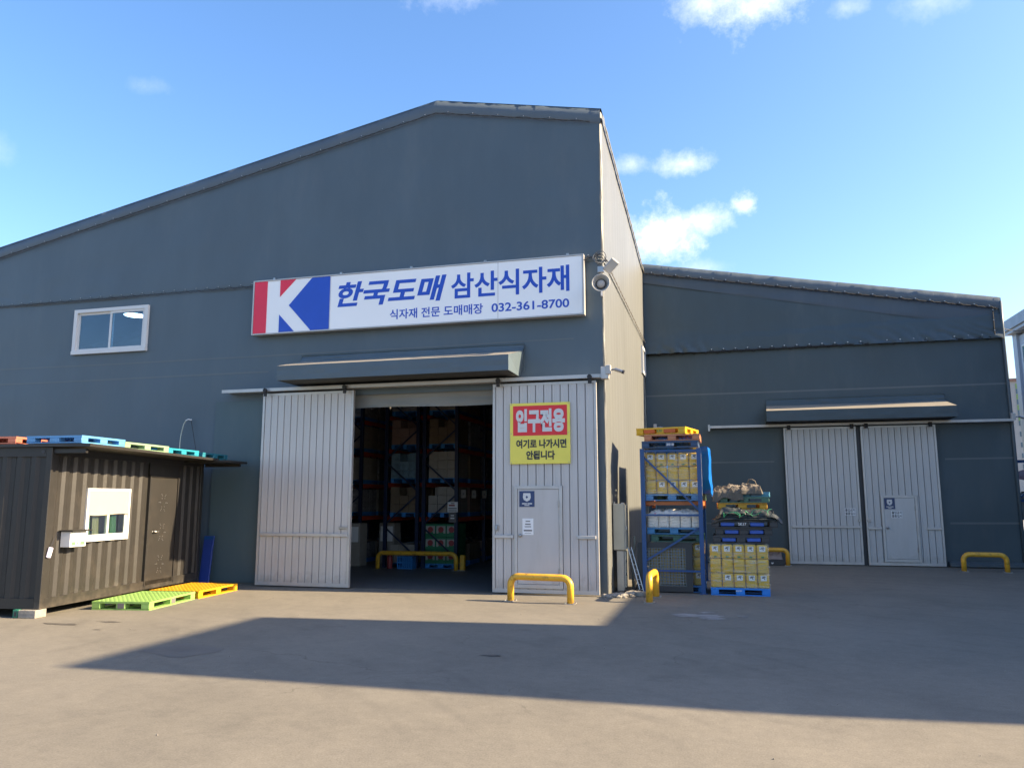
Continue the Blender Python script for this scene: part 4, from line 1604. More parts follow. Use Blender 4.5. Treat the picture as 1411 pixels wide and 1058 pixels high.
# hanging pad
p = cworld(.02, .07, 1.0)
hp = thing('hanging_remote', 'pale lavender handset hanging from a dark cord at the container corner', 'handset', p, CA, rot=(R(-12), R(4), CA))
part('body', MB().cbox(.0, .035, -.05, .05, -.02, .16, .012), mat('lavender plastic', (0.45, 0.43, 0.55), .4), hp)
part('keypad', MB().box(.0352, .038, -.028, .028, .03, .11), mat('pale keypad', (0.65, 0.66, 0.7), .4), hp)
part('cord', MB().tube([(.01, 0, .155), (.01, .03, .30), (.01, .05, .42)], .006, 5), M_INK, hp)
# wedge blocks under the container
wb = thing('concrete_block', 'pale concrete block under the near corner of the container', 'block', cworld(-.30, .0, 0), CA)
part('block_body', MB().cbox(0, .32, -.10, .16, 0, .135, .008), M_CONC, wb)
part('mortar_joint', MB().box(.004, .318, -.102, -.0995, .062, .070), M_GROOVE, wb)
gb = thing('green_block', 'small dark green plastic block beside the concrete block under the container', 'block', cworld(-.42, .02, 0), CA)
part('block_body', MB().cbox(0, .10, -.10, .12, 0, .138, .008), pal_mat('deep green', (0.02, 0.14, 0.09)), gb)
part('slot', MB().box(.03, .07, -.103, -.0995, .03, .10), M_INK, gb)
for yy in (2.5, 4.6):
    tb = thing('timber_bearer', 'timber bearer under the ' + ('middle' if yy < 3 else 'back') + ' of the container', 'timber', cworld(-.6, yy, 0), CA)
    part('beam', MB().cbox(-.3, .35, -.08, .08, 0, .138, .006), M_WOOD, tb)
# blue plank behind
bp_ = thing('blue_board', 'dark blue board leaning on the warehouse wall behind the container', 'board', (-11.72, 16.02, 0), rot=(R(-7), 0, 0))
part('board_face', MB().cbox(-.13, .13, -.02, .02, .0, 1.12, .004), mat('blue board paint', (0.02, 0.045, 0.22), .4), bp_)
part('edge_strip', MB().box(-.13, .13, -.024, -.0205, 1.04, 1.10), M_RBLUE, bp_)


# ---- pallets on the container roof
def roof_pal(label, lx, ly, lz, col, cn, rz=0.0, w=1.1, d=1.1):
    p = cworld(lx, ly, lz)
    return pallet(label, p.x, p.y, p.z, col, cn, w, d, .13, CA + rz)


C_BLUE, C_LBLUE = (0.04, 0.18, 0.42), (0.09, 0.27, 0.52)
roof_pal('sky blue pallet at the front edge of the container roof', -.50, -.02, 2.925, C_LBLUE, 'sky blue', R(-3))
roof_pal('coral pallet on the container roof at the left edge of the photo', -1.80, -.06, 2.925, (0.40, 0.13, 0.08), 'coral', R(2))
roof_pal('pale green pallet in the middle of the container roof', -.55, 1.22, 2.905, (0.22, 0.33, 0.20), 'pale green', R(-2), 1.1, 1.35)
roof_pal('turquoise pallet towards the back of the container roof', -.60, 2.72, 2.89, (0.02, 0.24, 0.32), 'turquoise', R(-2), 1.1, 1.1)
roof_pal('dark teal pallet at the very back of the container roof', -.55, 3.92, 2.868, (0.02, 0.16, 0.22), 'dark teal', 0, 1.1, 1.1)
# ---- pallets on the ground
t = pallet('lime green pallet lying on the ground beside the container', -11.07, 11.98, .0, (0.22, 0.38, 0.10), 'lime green', 1.1, 1.62, .15, R(9))
for a in (.40, ):
    part('label_plate', MB().box(a + .10, a + .22, -.004, -.0005, .03, .12), M_PRINT, t)
part('label_plate', MB().box(1.1005, 1.104, .74, .88, .03, .12), M_PRINT, t)
pallet('amber yellow pallet on the ground by the container door', -11.30, 13.72, .0, (0.58, 0.30, 0.01), 'warm amber', 1.1, 1.5, .15, R(5))

# ================================================================== CANS
def build_can(kind):
    m = M_CAN if kind == 'yellow' else M_CANW
    W_, D_, H_ = .225, .225, .283
    body = MB()
    # rounded box from stacked rounded squares
    rows = [(.0, .90, .03), (.008, .97, .04), (.03, 1.0, .05), (H_ * .48, .985, .05), (H_ * .52, 1.0, .05), (H_ - .035, 1.0, .05), (H_ - .008, .95, .05), (H_, .84, .05)]
    seg = 5
    n0 = 0
    per = 4 * seg
    for z, s, rc in rows:
        hw = W_ / 2 * s
        for q in range(4):
            cx, cy = ((1, 1), (-1, 1), (-1, -1), (1, -1))[q]
            for k in range(seg):
                an = q * PI / 2 + k / (seg - 1) * PI / 2
                body.v.append((cx * (hw - rc) + rc * math.cos(an), cy * (hw - rc) + rc * math.sin(an), z))
    for j in range(len(rows) - 1):
        for k in range(per):
            a, b = j * per + k, j * per + (k + 1) % per
            body.f.append((a, b, b + per, a + per))
    body.f.append(tuple(range(per))[::-1])
    body.f.append(tuple((len(rows) - 1) * per + k for k in range(per)))
    return body.mesh('can_body', m, True)


_can = {k: build_can(k) for k in ('yellow', 'white')}
_cap = MB().lathe([(.03, .283), (.03, .297), (.0, .297)], 10, 'Z', (.05, -.05, 0)).mesh('cap', M_RED2, False)
_lab = MB().box(-.058, .058, -.1150, -.1135, .145, .25).mesh('paper_label', M_LABEL)
_ink = MB().prism([(-.040, .19), (-.02, .236), (.03, .238), (.042, .215), (.012, .21), (.034, .175), (.012, .172), (-.004, .198)][::-1], -.1168, -.1155).mesh('label_print', M_PRINT)
_gpr = MB().lathe([(0, 0), (.034, 0)], 12, 'Y', (0, 0, 0)).xform(Matrix.Translation((0, -.1142, .035)) @ Matrix.Scale(.55, 4, (0, 0, 1))).mesh('green_print', M_GPRINT)
ORD = ['first', 'second', 'third', 'fourth', 'fifth', 'sixth']
ROWN = {0: 'bottom', 1: 'middle', 2: 'top'}


def can(x, y, z, label, group, kind='yellow', labelled=True, green=False, rz=0.0, face=0.0):
    t = thing('plastic_can', label, 'can', (x, y, z), rz + face, group)
    part('can_body', _can[kind], None, t)
    if kind == 'yellow':
        if labelled:
            part('paper_label', _lab, None, t)
            part('label_print', _ink, None, t)
        if green:
            part('green_print', _gpr, None, t)
    else:
        part('cap', _cap, None, t)
    return t


def can_block(x0, y0, z0, where, group, cols=5, rows=3, pitch=.234, ph=.292, side_depth=3, nolab=(1,)):
    for r in range(rows):
        for c in range(cols):
            lab = (r not in nolab) and not (r == 0 and c == 0)
            can(x0 + (c + .5) * pitch + random.uniform(-.002, .002), y0 + .117 + random.uniform(-.003, .003), z0 + r * ph, f'yellow can, {ROWN[r]} row, {ORD[c]} from left, {where}', group,
                labelled=lab, green=(r == 2), rz=R(random.uniform(-1.5, 1.5)))
        for d in range(1, side_depth + 1):
            can(x0 + (cols - .5) * pitch, y0 + .117 + d * pitch, z0 + r * ph, f'{ROWN[r]} yellow can, right flank, {ORD[d]} behind front, {where}', group,
                labelled=lab, face=PI / 2)


def wrap(x0, x1, y0, y1, z0, z1, label, seed=0, flare=.0):
    """stretch film around a load: wrinkled skin on four sides"""
    mb = MB()
    loop = [(x0, y0), (x1, y0), (x1, y1), (x0, y1), (x0, y0)]
    pts = []
    for a, b in zip(loop[:-1], loop[1:]):
        n = 16
        for k in range(n):
            pts.append((a[0] + (b[0] - a[0]) * k / n, a[1] + (b[1] - a[1]) * k / n))
    cx, cy = (x0 + x1) / 2, (y0 + y1) / 2
    nz_ = 16
    for j in range(nz_ + 1):
        z = z0 + (z1 - z0) * j / nz_
        for (x, y) in pts:
            s = 1 + .006 * noise.noise(Vector((x * 5 + seed, y * 5, z * 14))) + flare * (1 - j / nz_) ** 3
            mb.v.append((cx + (x - cx) * s, cy + (y - cy) * s, z + .008 * noise.noise(Vector((x * 6, y * 6, seed)))))
    n = len(pts)
    for j in range(nz_):
        for k in range(n):
            a, b = j * n + k, j * n + (k + 1) % n
            mb.f.append((a, b, b + n, a + n))
    o = part('stretch_wrap', mb, M_FILM, None, smooth=True)
    tag(o, label, 'plastic wrap')
    return o


def crumple(name, x0, x1, y0, y1, z0, h, m, seed, ridges=3.0, skirt=.05, parent=None, nu=46, nv=36, jag=1.0):
    """heap of cloth: closed dome with sharp folds"""
    mb = MB()

    def f(u, v):
        x = x0 + (x1 - x0) * u
        y = y0 + (y1 - y0) * v
        e = min(1.0, 5.5 * min(u, 1 - u), 5.5 * min(v, 1 - v))
        e = math.sin(e * PI / 2) ** .7 if e > 0 else 0
        nn = noise.noise(Vector((x * ridges + seed, y * ridges, seed)))
        rg = 1 - abs(noise.noise(Vector((x * ridges * 2.2 + seed, y * ridges * 1.6 + nn, seed * 2)))) * 2.2
        fine = 1 - abs(noise.noise(Vector((x * ridges * 5, y * ridges * 5 + seed, 3)))) * 2
        zz = z0 + h * e * (.52 + .38 * nn + .30 * rg * jag + .10 * fine * jag)
        if e < .02:
            zz = z0 - skirt * (.5 + .5 * nn)
        px_ = x + .05 * noise.noise(Vector((y * 6, zz * 6, seed)))
        py_ = y + .05 * noise.noise(Vector((x * 6, zz * 6, seed + 4)))
        return (px_, py_, zz)
    mb.grid(nu, nv, f)
    o = part(name, mb, m, parent, smooth=False, world=parent is not None)
    so = o.modifiers.new('thickness', 'SOLIDIFY')
    so.thickness = .008
    return o


# ================================================================== PALLET RACK BY THE CORNER
RX0, RX1, RY0, RY1, RH = -1.66, -.46, 17.12, 19.95, 3.04
RK = thing('pallet_rack', 'tall blue pallet rack with orange beams standing at the warehouse corner', 'rack', (-1.06, 18.5, 0))


def upright(x, y, h, m, root):
    mb = MB()
    mb.box(x - .045, x - .035, y - .04, y + .04, 0.012, h).box(x + .035, x + .045, y - .04, y + .04, 0.012, h).box(x - .035, x + .035, y - .04, y - .03, 0.012, h)
    u = part('upright', mb, m, root, world=True)
    part('foot_plate', MB().box(x - .08, x + .08, y - .07, y + .07, 0, .012), m, u, world=True)
    return u


for y in (RY0, RY1):
    for x in (RX0, RX1):
        upright(x, y, RH, M_RBLUE, RK)
    for z in (RH - .05, 1.62, .46):
        part('horizontal_brace', MB().box(RX0 + .045, RX1 - .045, y - .018, y + .018, z - .02, z + .02), M_RBLUE, RK, world=True)
    part('diagonal_brace', MB().bar((RX0 + .03, y + .03, 2.86), (RX1 - .03, y + .03, 1.72), .04, .025), M_RBLUE, RK, world=True)
    part('diagonal_brace', MB().bar((RX1 - .03, y + .03, 1.36), (RX0 + .03, y + .03, .66), .04, .025), M_RBLUE, RK, world=True)
for x in (RX0, RX1):
    part('beam', MB().cbox(x - .03, x + .03, RY0 + .045, RY1 - .045, 1.80, 1.92, .006), M_RORG, RK, world=True)
    for y in (RY0 + .06, RY1 - .06):
        part('beam_connector', MB().box(x - .05 if x < -1 else x - .02, x + .02 if x < -1 else x + .05, y - .03, y + .03, 1.74, 1.96), M_RORG, RK, world=True)
for y in (17.35, 17.95, 18.7, 19.4):
    part('support_bar', MB().box(RX0 + .035, RX1 - .035, y - .03, y + .03, 1.83, 1.905), M_RORG, RK, world=True)

G1, G2, G3 = 'yellow cans on the upper level of the rack', 'yellow cans behind the perforated pallet', 'yellow cans on the blue ground pallet'
pallet('blue pallet under the upper cans in the rack', -1.61, 17.20, 1.925, (0.08, 0.22, 0.42), 'steel blue', 1.12, 1.1, .14)
can_block(-1.61, 17.21, 2.07, 'on the upper level of the rack', G1, ph=.297)
wrap(-1.622, -.432, 17.192, 18.22, 2.03, 2.98, 'clear stretch film round the upper cans in the rack', 3)
# top of the rack
t = pallet('dark navy pallet lying across the top of the rack', -1.66, 17.08, 3.05, (0.02, 0.055, 0.13), 'navy', 1.2, 1.1, .15)
pallet_print(t, '2010', .53, .05, .16, .05, M_LABEL)
t = pallet('brown pallet under the yellow one on top of the rack', -1.60, 17.07, 3.205, (0.42, 0.17, 0.08), 'brown', 1.18, 1.1, .14)
t = pallet('bright yellow pallet lying askew on top of the rack', -1.79, 17.28, 3.35, (0.60, 0.36, 0.01), 'bright yellow', 1.1, 1.1, .15, R(-13))
M_REDP = mat('faded red print', (0.45, 0.10, 0.02), .6)
for a, b in ((.18, .42), (.62, .88)):
    part('faded_print', MB().box(a, b, -.003, -.0005, .035, .115), M_REDP, t)
pallet_print(t, 'KPP', .47, .045, .12, .06, M_GPRINT)
# white jugs
pallet('blue pallet under the white jugs in the rack', -1.60, 17.20, 1.215, (0.03, 0.17, 0.36), 'mid blue', 1.14, 1.1, .14)
pallet('dark green pallet below the blue one in the rack', -1.52, 17.24, 1.05, (0.02, 0.09, 0.07), 'dark green', 1.1, 1.1, .15)
for c in range(5):
    for d in range(3):
        can(-1.48 + c * .232, 17.34 + d * .235, 1.36 + (.01 if d else 0), f'white jug in the rack, {ORD[c]} from the left, {["front", "middle", "back"][d]} row', 'white jugs on the middle level of the rack', 'white', rz=R(random.uniform(-4, 4)))
wrap(-1.61, -.42, 17.205, 18.1, 1.35, 1.67, 'milky stretch film round the white jugs', 9, .02)
o = crumple('film_bundle', -1.58, -.46, 17.24, 18.0, 1.63, .12, mat('crumpled film', (0.62, 0.60, 0.57), .3, bump=.3), 3.3, 4, .02)
tag(o, 'crumpled loose plastic film heaped on top of the white jugs', 'plastic film')
# lower cans
for r in range(3):
    for c in (0, 1):
        can(-.55 - (1 - c) * .232, 17.50, .15 + r * .293, f'yellow can low in the rack, {ROWN[r]} row, {"right" if c else "left"} of two at the front', G2, labelled=(r != 1))
    for d in (1, 2, 3):
        can(-.55, 17.50 + d * .234, .15 + r * .293, f'yellow can low in the rack, {ROWN[r]} row, {ORD[d]} from the front', G2, labelled=(r != 1), face=PI / 2)
    for c in (0, 1, 2):
        can(-1.48 + c * .232, 17.50, .15 + r * .293, f'yellow can behind the holes of the perforated pallet, {ROWN[r]} row, {ORD[c]} from the left', G2, labelled=False)
pallet('blue pallet on the ground inside the rack', -1.56, 17.36, .0, (0.03, 0.20, 0.50), 'blue', 1.14, 1.1, .14)
wrap(-1.60, -.422, 17.375, 18.45, .13, 1.04, 'clear stretch film round the lower cans in the rack', 5)
# perforated pallet leaning
lp = thing('perforated_pallet', 'black perforated pallet standing on edge inside the foot of the rack', 'pallet', (-1.83, 17.20, .02), rot=(R(90 - 4), 0, R(1)))
M_BPL = pal_mat('black', (0.014, 0.016, 0.020))
part('grid_plate', plate_mesh(MB(), .14, 1.02, .12, .90, 0, .035, 15, 13, .62), pal_mat('worn grey green', (0.13, 0.15, 0.14)), lp)
part('rim', MB().box(0, .14, 0, 1.02, -.10, .04).box(1.02, 1.16, 0, 1.02, -.10, .04).box(.14, 1.02, 0, .12, -.10, .04).box(.14, 1.02, .90, 1.02, -.10, .04), M_BPL, lp)
# second load at the back under a blue tarp
o = part('blue_tarp', MB(), None, None) if False else None
mb = MB()


def tarp_fn(u, v):
    # wraps over a block: u around (left-bottom, top, right-bottom), v along y
    x0_, x1_, zb, zt = -1.50, -.28, 2.08, 3.16
    L1 = zt - zb
    L2_ = x1_ - x0_
    s = u * (2 * L1 + L2_)
    y = 18.42 + v * 1.35
    w = .05 * noise.noise(Vector((s * 2.4, y * 3.0, 1.7))) + .02 * noise.noise(Vector((s * 7, y * 8, 0)))
    if s < L1:
        return (x0_ - w, y, zb + s)
    if s < L1 + L2_:
        return (x0_ + s - L1, y, zt + w)
    k = (s - L1 - L2_) / L1
    return (x1_ + .03 * k + w + .03 * math.sin(v * 14) * k, y, zt - k * L1 * (1 + .06 * math.sin(v * 9)))


mb.grid(60, 26, tarp_fn)
mb.f.append(tuple(range(0, 61)))
M_BT = mat('blue tarpaulin', (0.0, 0.12, 0.50), .35, var=.06, bump=.2, bscale=6)
o = part('blue_tarp', mb, M_BT, None, smooth=True)
so = o.modifiers.new('thickness', 'SOLIDIFY')
so.thickness = .006
tag(o, 'bright blue tarpaulin draped over the rear load of the rack', 'tarpaulin')
rl_ = thing('carton_load', 'load of cartons hidden under the blue tarpaulin in the rack', 'cartons', (-.9, 19.0, 2.08))
for i in range(2):
    for j in range(3):
        part('carton', MB().cbox(-.56 + i * .53, -.06 + i * .53, -.5, .6, j * .32, j * .32 + .315, .008), mat('brown cardboard', (0.30, 0.21, 0.12), .8), rl_)
pallet('dark pallet under the tarpaulin covered load', -1.48, 18.50, 1.925, (0.05, 0.10, 0.06), 'moss', 1.1, 1.1, .14)

# ================================================================== SECOND STACK
t = pallet('bright blue pallet on the ground under the wrapped cans', -.31, 17.0, .0, (0.015, 0.20, 0.62), 'bright blue', 1.17, 1.1, .155)
pallet_print(t, 'KPP', .50, .08, .12, .03, M_LABEL)
can_block(-.31, 17.02, .158, 'on the blue ground pallet', G3, ph=.291)
wrap(-.322, .872, 17.0, 18.03, .15, 1.04, 'clear stretch film round the cans on the blue ground pallet', 11, .012)
M_INS = mat('blue fork insert', (0.02, 0.09, 0.42), .35)
C_BLK = (0.030, 0.031, 0.036)
pallet('lowest of the three black pallets with blue inserts', -.23, 17.03, 1.05, C_BLK, 'soft black', 1.13, 1.1, .155, plug=M_INS)
pallet('middle black pallet with blue inserts, shifted right', -.17, 17.05, 1.208, C_BLK, 'soft black', 1.13, 1.1, .155, R(1), plug=M_INS)
t = pallet('widest black pallet with white lettering, under the green tarp heap', -.25, 17.02, 1.366, C_BLK, 'soft black', 1.32, 1.1, .155, R(-.5), plug=M_INS)
pallet_print(t, 'SK17', .54, .05, .16, .055, M_LABEL)
M_DT = mat('dark green grey tarp', (0.030, 0.036, 0.036), .55, var=.15, bump=.3, bscale=8)
th = thing('folded_tarp', 'heap of folded dark tarpaulin with green ropes between the pallets', 'tarpaulin', (.4, 17.4, 1.525))


def fold_layer(x0, x1, y0, y1, z, seed, droop=.05, th_=.02):
    mb = MB()

    def f(u, v):
        x = x0 + (x1 - x0) * u
        y = y0 + (y1 - y0) * v
        e = min(u, 1 - u) * 6
        ev = v * 7
        dz = -droop * max(0, 1 - e) ** 2 - droop * .8 * max(0, 1 - ev) ** 2
        w = .028 * noise.noise(Vector((x * 3.2 + seed, y * 2.0, seed))) + .014 * abs(noise.noise(Vector((x * 9 + y * 5 + seed, y * 3, seed))))
        return (x + .03 * noise.noise(Vector((y * 5, seed, 1))), y + .05 * noise.noise(Vector((x * 4.5, seed, 2))), z + dz + w)
    mb.grid(44, 24, f)
    o = part('tarp_layer', mb, M_DT, th, world=True)
    so = o.modifiers.new('thickness', 'SOLIDIFY')
    so.thickness = th_
    return o


fold_layer(-.24, 1.02, 16.98, 18.0, 1.555, 1.0)
fold_layer(-.18, 1.16, 16.96, 17.9, 1.600, 4.0, .08)
fold_layer(-.15, .86, 16.99, 17.9, 1.640, 7.0, .06)
fold_layer(.02, 1.12, 17.0, 17.8, 1.665, 9.5, .09)
fold_layer(-.06, .48, 16.99, 17.7, 1.72, 12.0, .08, .03)
fold_layer(.30, .72, 17.02, 17.6, 1.735, 15.0, .07, .03)
crumple('tarp_folds', -.08, .40, 17.0, 17.6, 1.66, .17, M_DT, 14.2, 2.6, .03, th, jag=.6)
crumple('tarp_folds', .45, .98, 17.0, 17.6, 1.64, .14, M_DT, 3.2, 2.8, .03, th, jag=.6)
M_ROPE = mat('green rope', (0.03, 0.26, 0.12), .6)
for k, sd in enumerate((2.0, 5.5, 9.1)):
    pts = []
    for i in range(14):
        u = i / 13
        pts.append((-.05 + .30 * k + .45 * u + .06 * math.sin(u * 9 + sd), 16.96 - .03 * math.sin(u * 7 + sd), 1.57 + .12 * abs(math.sin(u * 5 + sd)) + .03 * k))
    part('rope', MB().tube(pts, .007, 5), M_ROPE, th, world=True)
pallet('black pallet under the amber one in the mixed stack', .02, 17.32, 1.62, C_BLK, 'soft black', 1.0, 1.0, .12)
pallet('amber pallet in the middle of the mixed stack', -.10, 17.28, 1.745, (0.50, 0.26, 0.01), 'amber', 1.0, 1.0, .13, R(2))
pallet('dark green pallet near the top of the mixed stack', -.06, 17.26, 1.88, (0.05, 0.13, 0.09), 'sea green', 1.0, 1.0, .12, R(-3))
pallet('light blue pallet at the top of the mixed stack', .0, 17.36, 2.003, (0.06, 0.22, 0.33), 'light blue', .95, .9, .10, R(-4))
M_SACK = mat('brown paper cloth', (0.105, 0.088, 0.068), .8, var=.14, scale=5, bump=.35, bscale=9)
sk = thing('cloth_bundle', 'crumpled brown cloth bundle on the left of the mixed pallet stack', 'bundle', (.1, 17.6, 2.1))
crumple('cloth_folds', -.20, .42, 17.16, 18.1, 2.04, .19, M_SACK, 4.4, 4.2, .20, sk)
crumple('cloth_folds', .06, .48, 17.30, 18.0, 2.07, .20, M_SACK, 7.7, 3.6, .03, sk)
sk = thing('cloth_bundle', 'brown cloth sack with a handle loop on the right of the mixed pallet stack', 'bundle', (.6, 17.6, 2.1))
crumple('cloth_folds', .36, .80, 17.16, 17.9, 2.08, .22, M_SACK, 12.3, 2.8, .03, sk)
part('handle_loop', MB().tube([(.52, 17.45, 2.28), (.55, 17.42, 2.36), (.62, 17.42, 2.37), (.68, 17.45, 2.33), (.70, 17.45, 2.24)], .014, 6), M_SACK, sk, world=True)

# black tray with a pale bag behind the barrier
bt = thing('black_tray', 'low black plastic tray behind the yellow barrier, left of the closed doors', 'tray', (1.30, 25.05, 0))
part('tray_body', MB().cbox(-.55, .42, -.15, .30, 0, .17, .01), C_ := pal_mat('soft black', C_BLK), bt)
part('white_mark', MB().prism([(.02, .07), (.05, .04), (.10, .07), (.07, .10), (.05, .07), (.03, .10)], -.155, -.151), M_LABEL, bt)
bg_ = thing('plastic_bag', 'crumpled pinkish plastic bag lying on the black tray', 'bag', (1.45, 25.1, .17))
crumple('bag_folds', 1.25, 1.66, 24.98, 25.3, .175, .22, mat('pink grey bag', (0.36, 0.28, 0.26), .5, bump=.3), 6.1, 6, 0, bg_)

# ================================================================== METER BOX, TRAY LADDER, RUBBLE
mbx = thing('electrical_cabinet', 'pale cream electrical cabinet on a narrow post at the warehouse corner', 'cabinet', (-2.16, 17.05, 0))
M_CREAMP = mat('cream enamel', (0.36, 0.35, 0.29), .4, var=.06, dirt=.3, dirtcol=(0.28, .24, .18), dscale=2.5)
part('cabinet_body', MB().cbox(-2.30, -2.06, 16.95, 17.40, .88, 1.86, .01), M_CREAMP, mbx, world=True)
part('cabinet_door', MB().cbox(-2.058, -2.035, 16.97, 17.38, .90, 1.84, .006), M_CREAMP, mbx, world=True)
part('latch', MB().cbox(-2.034, -2.005, 17.00, 17.05, 1.30, 1.38, .006), M_STEEL, mbx, world=True)
part('vent_plate', MB().box(-2.0345, -2.030, 17.20, 17.30, 1.66, 1.76), M_PRINT, mbx, world=True)
part('lifting_lug', MB().box(-2.28, -2.25, 16.96, 17.0, 1.86, 1.90), M_STEEL, mbx, world=True)
part('lifting_lug', MB().box(-2.12, -2.06, 16.96, 17.38, 1.86, 1.885), M_STEEL, mbx, world=True)
part('lower_cabinet', MB().cbox(-2.24, -2.08, 16.98, 17.30, .02, .87, .008), M_STEEL, mbx, world=True)
lc = part('lower_door', MB().cbox(-2.078, -2.05, 17.0, 17.28, .10, .86, .006), M_CREAMP, mbx, world=True)
for z in (.35, .62):
    part('lower_latch', MB().box(-2.049, -2.035, 17.03, 17.07, z, z + .05), M_INK, mbx, world=True)
cp = thing('bent_conduit', 'pale plastic conduit pipe standing curved beside the electrical cabinet', 'pipe', (-1.95, 17.55, 0))
part('conduit_tube', MB().tube([(-.02, .1, 0), (-.03, .08, .3), (0, .05, .7), (.03, .03, 1.0), (.03, .03, 1.12)], .03, 10), M_CREAMP, cp, smooth=True)
part('conduit_cap', MB().tube([(.03, .03, 1.12), (.03, .03, 1.15)], .034, 10), M_CREAMP, cp)
ld = thing('cable_ladder', 'slim galvanised cable ladder leaning from the cabinet to the rack foot', 'ladder', (-1.9, 17.1, 0))
M_GALV = mat('galvanised steel', (0.52, 0.52, 0.52), .35, .5, var=.1)
a, b = Vector((-1.98, 17.18, .93)), Vector((-1.72, 17.02, .02))
off = Vector((.032, .03, 0))
for s in (-1, 1):
    part('side_rail', MB().bar(a + off * s, b + off * s, .016, .03), M_GALV, ld, world=True)
for k in range(9):
    p = a.lerp(b, (k + .5) / 9)
    part('rung', MB().bar(p - off, p + off, .012, .012), M_GALV, ld, world=True)
random.seed(21)
rbn = 0
ORDL = ['first', 'third', 'fifth', 'seventh', 'ninth', 'second', 'fourth', 'eighth', 'last', 'sixth']
for (x, y, s) in ((-2.36, 16.10, .10), (-2.22, 16.18, .13), (-2.10, 16.10, .09), (-2.02, 16.28, .12), (-1.90, 16.42, .15), (-2.28, 16.02, .07), (-2.15, 16.30, .12), (-1.98, 16.10, .06), (-1.74, 16.55, .13), (-1.84, 16.25, .06)):
    mb = MB()
    mb.lathe([(.0, 0), (s * .9, 0), (s, s * .3), (s * .7, s * .55), (0, s * .6)], 9)
    for i in range(len(mb.v)):
        v = Vector(mb.v[i])
        n_ = noise.noise(v * 9 + Vector((x * 7, y * 5, 0)))
        mb.v[i] = (v.x * (1 + .7 * n_), v.y * (1 - .5 * n_), max(0, v.z * (1 + .6 * n_)))
    o = part('concrete_chunk', mb, M_CONC, None, loc=(x, y, 0), rot=(0, 0, random.uniform(0, 6)))
    tag(o, f'{"larger" if s > .1 else "smaller"} broken concrete lump at the warehouse corner, {ORDL[rbn]} from the left', 'rubble', 'concrete rubble at the warehouse corner')
    rbn += 1
slab = thing('concrete_slab', 'small flat concrete slab on the ground between the corner and the rack barrier', 'slab', (-1.78, 16.50, 0), R(-20))
part('slab_body', MB().cbox(-.20, .20, -.12, .12, .0, .085, .012), M_CONC, slab)
cbl = thing('ground_cables', 'bundle of dark cables lying along the foot of the side wall', 'cable', (-2.0, 17.8, 0))
for k in range(4):
    part('cable_run', MB().tube([(-2.0 + .09 * k + .06 * math.sin(t * .8 + k), 16.55 + t * .55, .03 + .01 * k) for t in range(12)], .022, 6), M_INNER if k % 2 else M_STEEL, cbl, world=True)
M_STAIN = mat('dark oil stain', (0.075, 0.068, 0.06), .6, var=.3, scale=6)
for cx, cy, r0 in ((-10.2, 10.5, .20), (-9.7, 10.9, .12), (-9.3, 10.2, .06), (-2.9, 9.8, .10)):
    flat_patch('oil_stain', [(cx + r0 * 1.8 * math.cos(k / 9 * 2 * PI) * random.uniform(.5, 1.2), cy + r0 * .6 * math.sin(k / 9 * 2 * PI) * random.uniform(.5, 1.2)) for k in range(9)], .0042, M_STAIN, .02, 4)
M_SPILL = mat('pale dried spill', (0.22, 0.21, 0.20), .85, var=.3, scale=4)
for cx, cy, r0 in ((-.55, 13.95, .26), (-.25, 13.70, .16), (-.35, 14.35, .10), (.25, 14.0, .08)):
    flat_patch('dried_spill', [(cx + r0 * 1.6 * math.cos(k / 9 * 2 * PI) * random.uniform(.55, 1.2), cy + r0 * math.sin(k / 9 * 2 * PI) * random.uniform(.5, 1.2)) for k in range(9)], .0045, M_SPILL, .025, 4)

random.seed(11)
gr = MB()
for k in range(110):
    x, y = random.uniform(-9, 6), random.uniform(4.5, 24)
    if -9 < x < -2.2 and y > 16.2:
        continue
    a_ = random.uniform(.004, .010)
    gr.bar((x, y, .0), (x + random.uniform(-a_, a_), y + random.uniform(-a_, a_), a_ * .8), a_ * 1.6, a_)
o = part('grit', gr, M_CONC, None)
o['kind'] = 'stuff'
o['label'] = 'small loose stones and grit scattered over the yard'
o['category'] = 'gravel'

# ================================================================== INSIDE THE ENTRANCE
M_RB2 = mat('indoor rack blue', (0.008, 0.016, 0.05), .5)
M_RR2 = mat('indoor rack red', (0.55, 0.07, 0.03), .35)


def indoor_rack(x0, x1, ys, h, label, levels):
    t = thing('storage_rack', label, 'rack', ((x0 + x1) / 2, (ys[0] + ys[-1]) / 2, 0), 0, 'storage racks inside the warehouse')
    for y in ys:
        for x in (x0, x1):
            part('upright', MB().box(x - .05, x + .05, y - .04, y + .04, 0.01, h), M_RB2, t, world=True)
        z = .3
        k = 0
        while z + 1.0 < h:
            a_, b_ = (x0, x1) if k % 2 else (x1, x0)
            part('diagonal_brace', MB().bar((a_, y, z), (b_, y, z + .85), .04, .03), M_RB2, t, world=True)
            z += .95
            k += 1
    for z in levels:
        for y0_, y1_ in zip(ys[:-1], ys[1:]):
            for x in (x0, x1):
                part('beam', MB().box(x - .03, x + .03, y0_ + .045, y1_ - .045, z - .13, z), M_RR2, t, world=True)
    return t


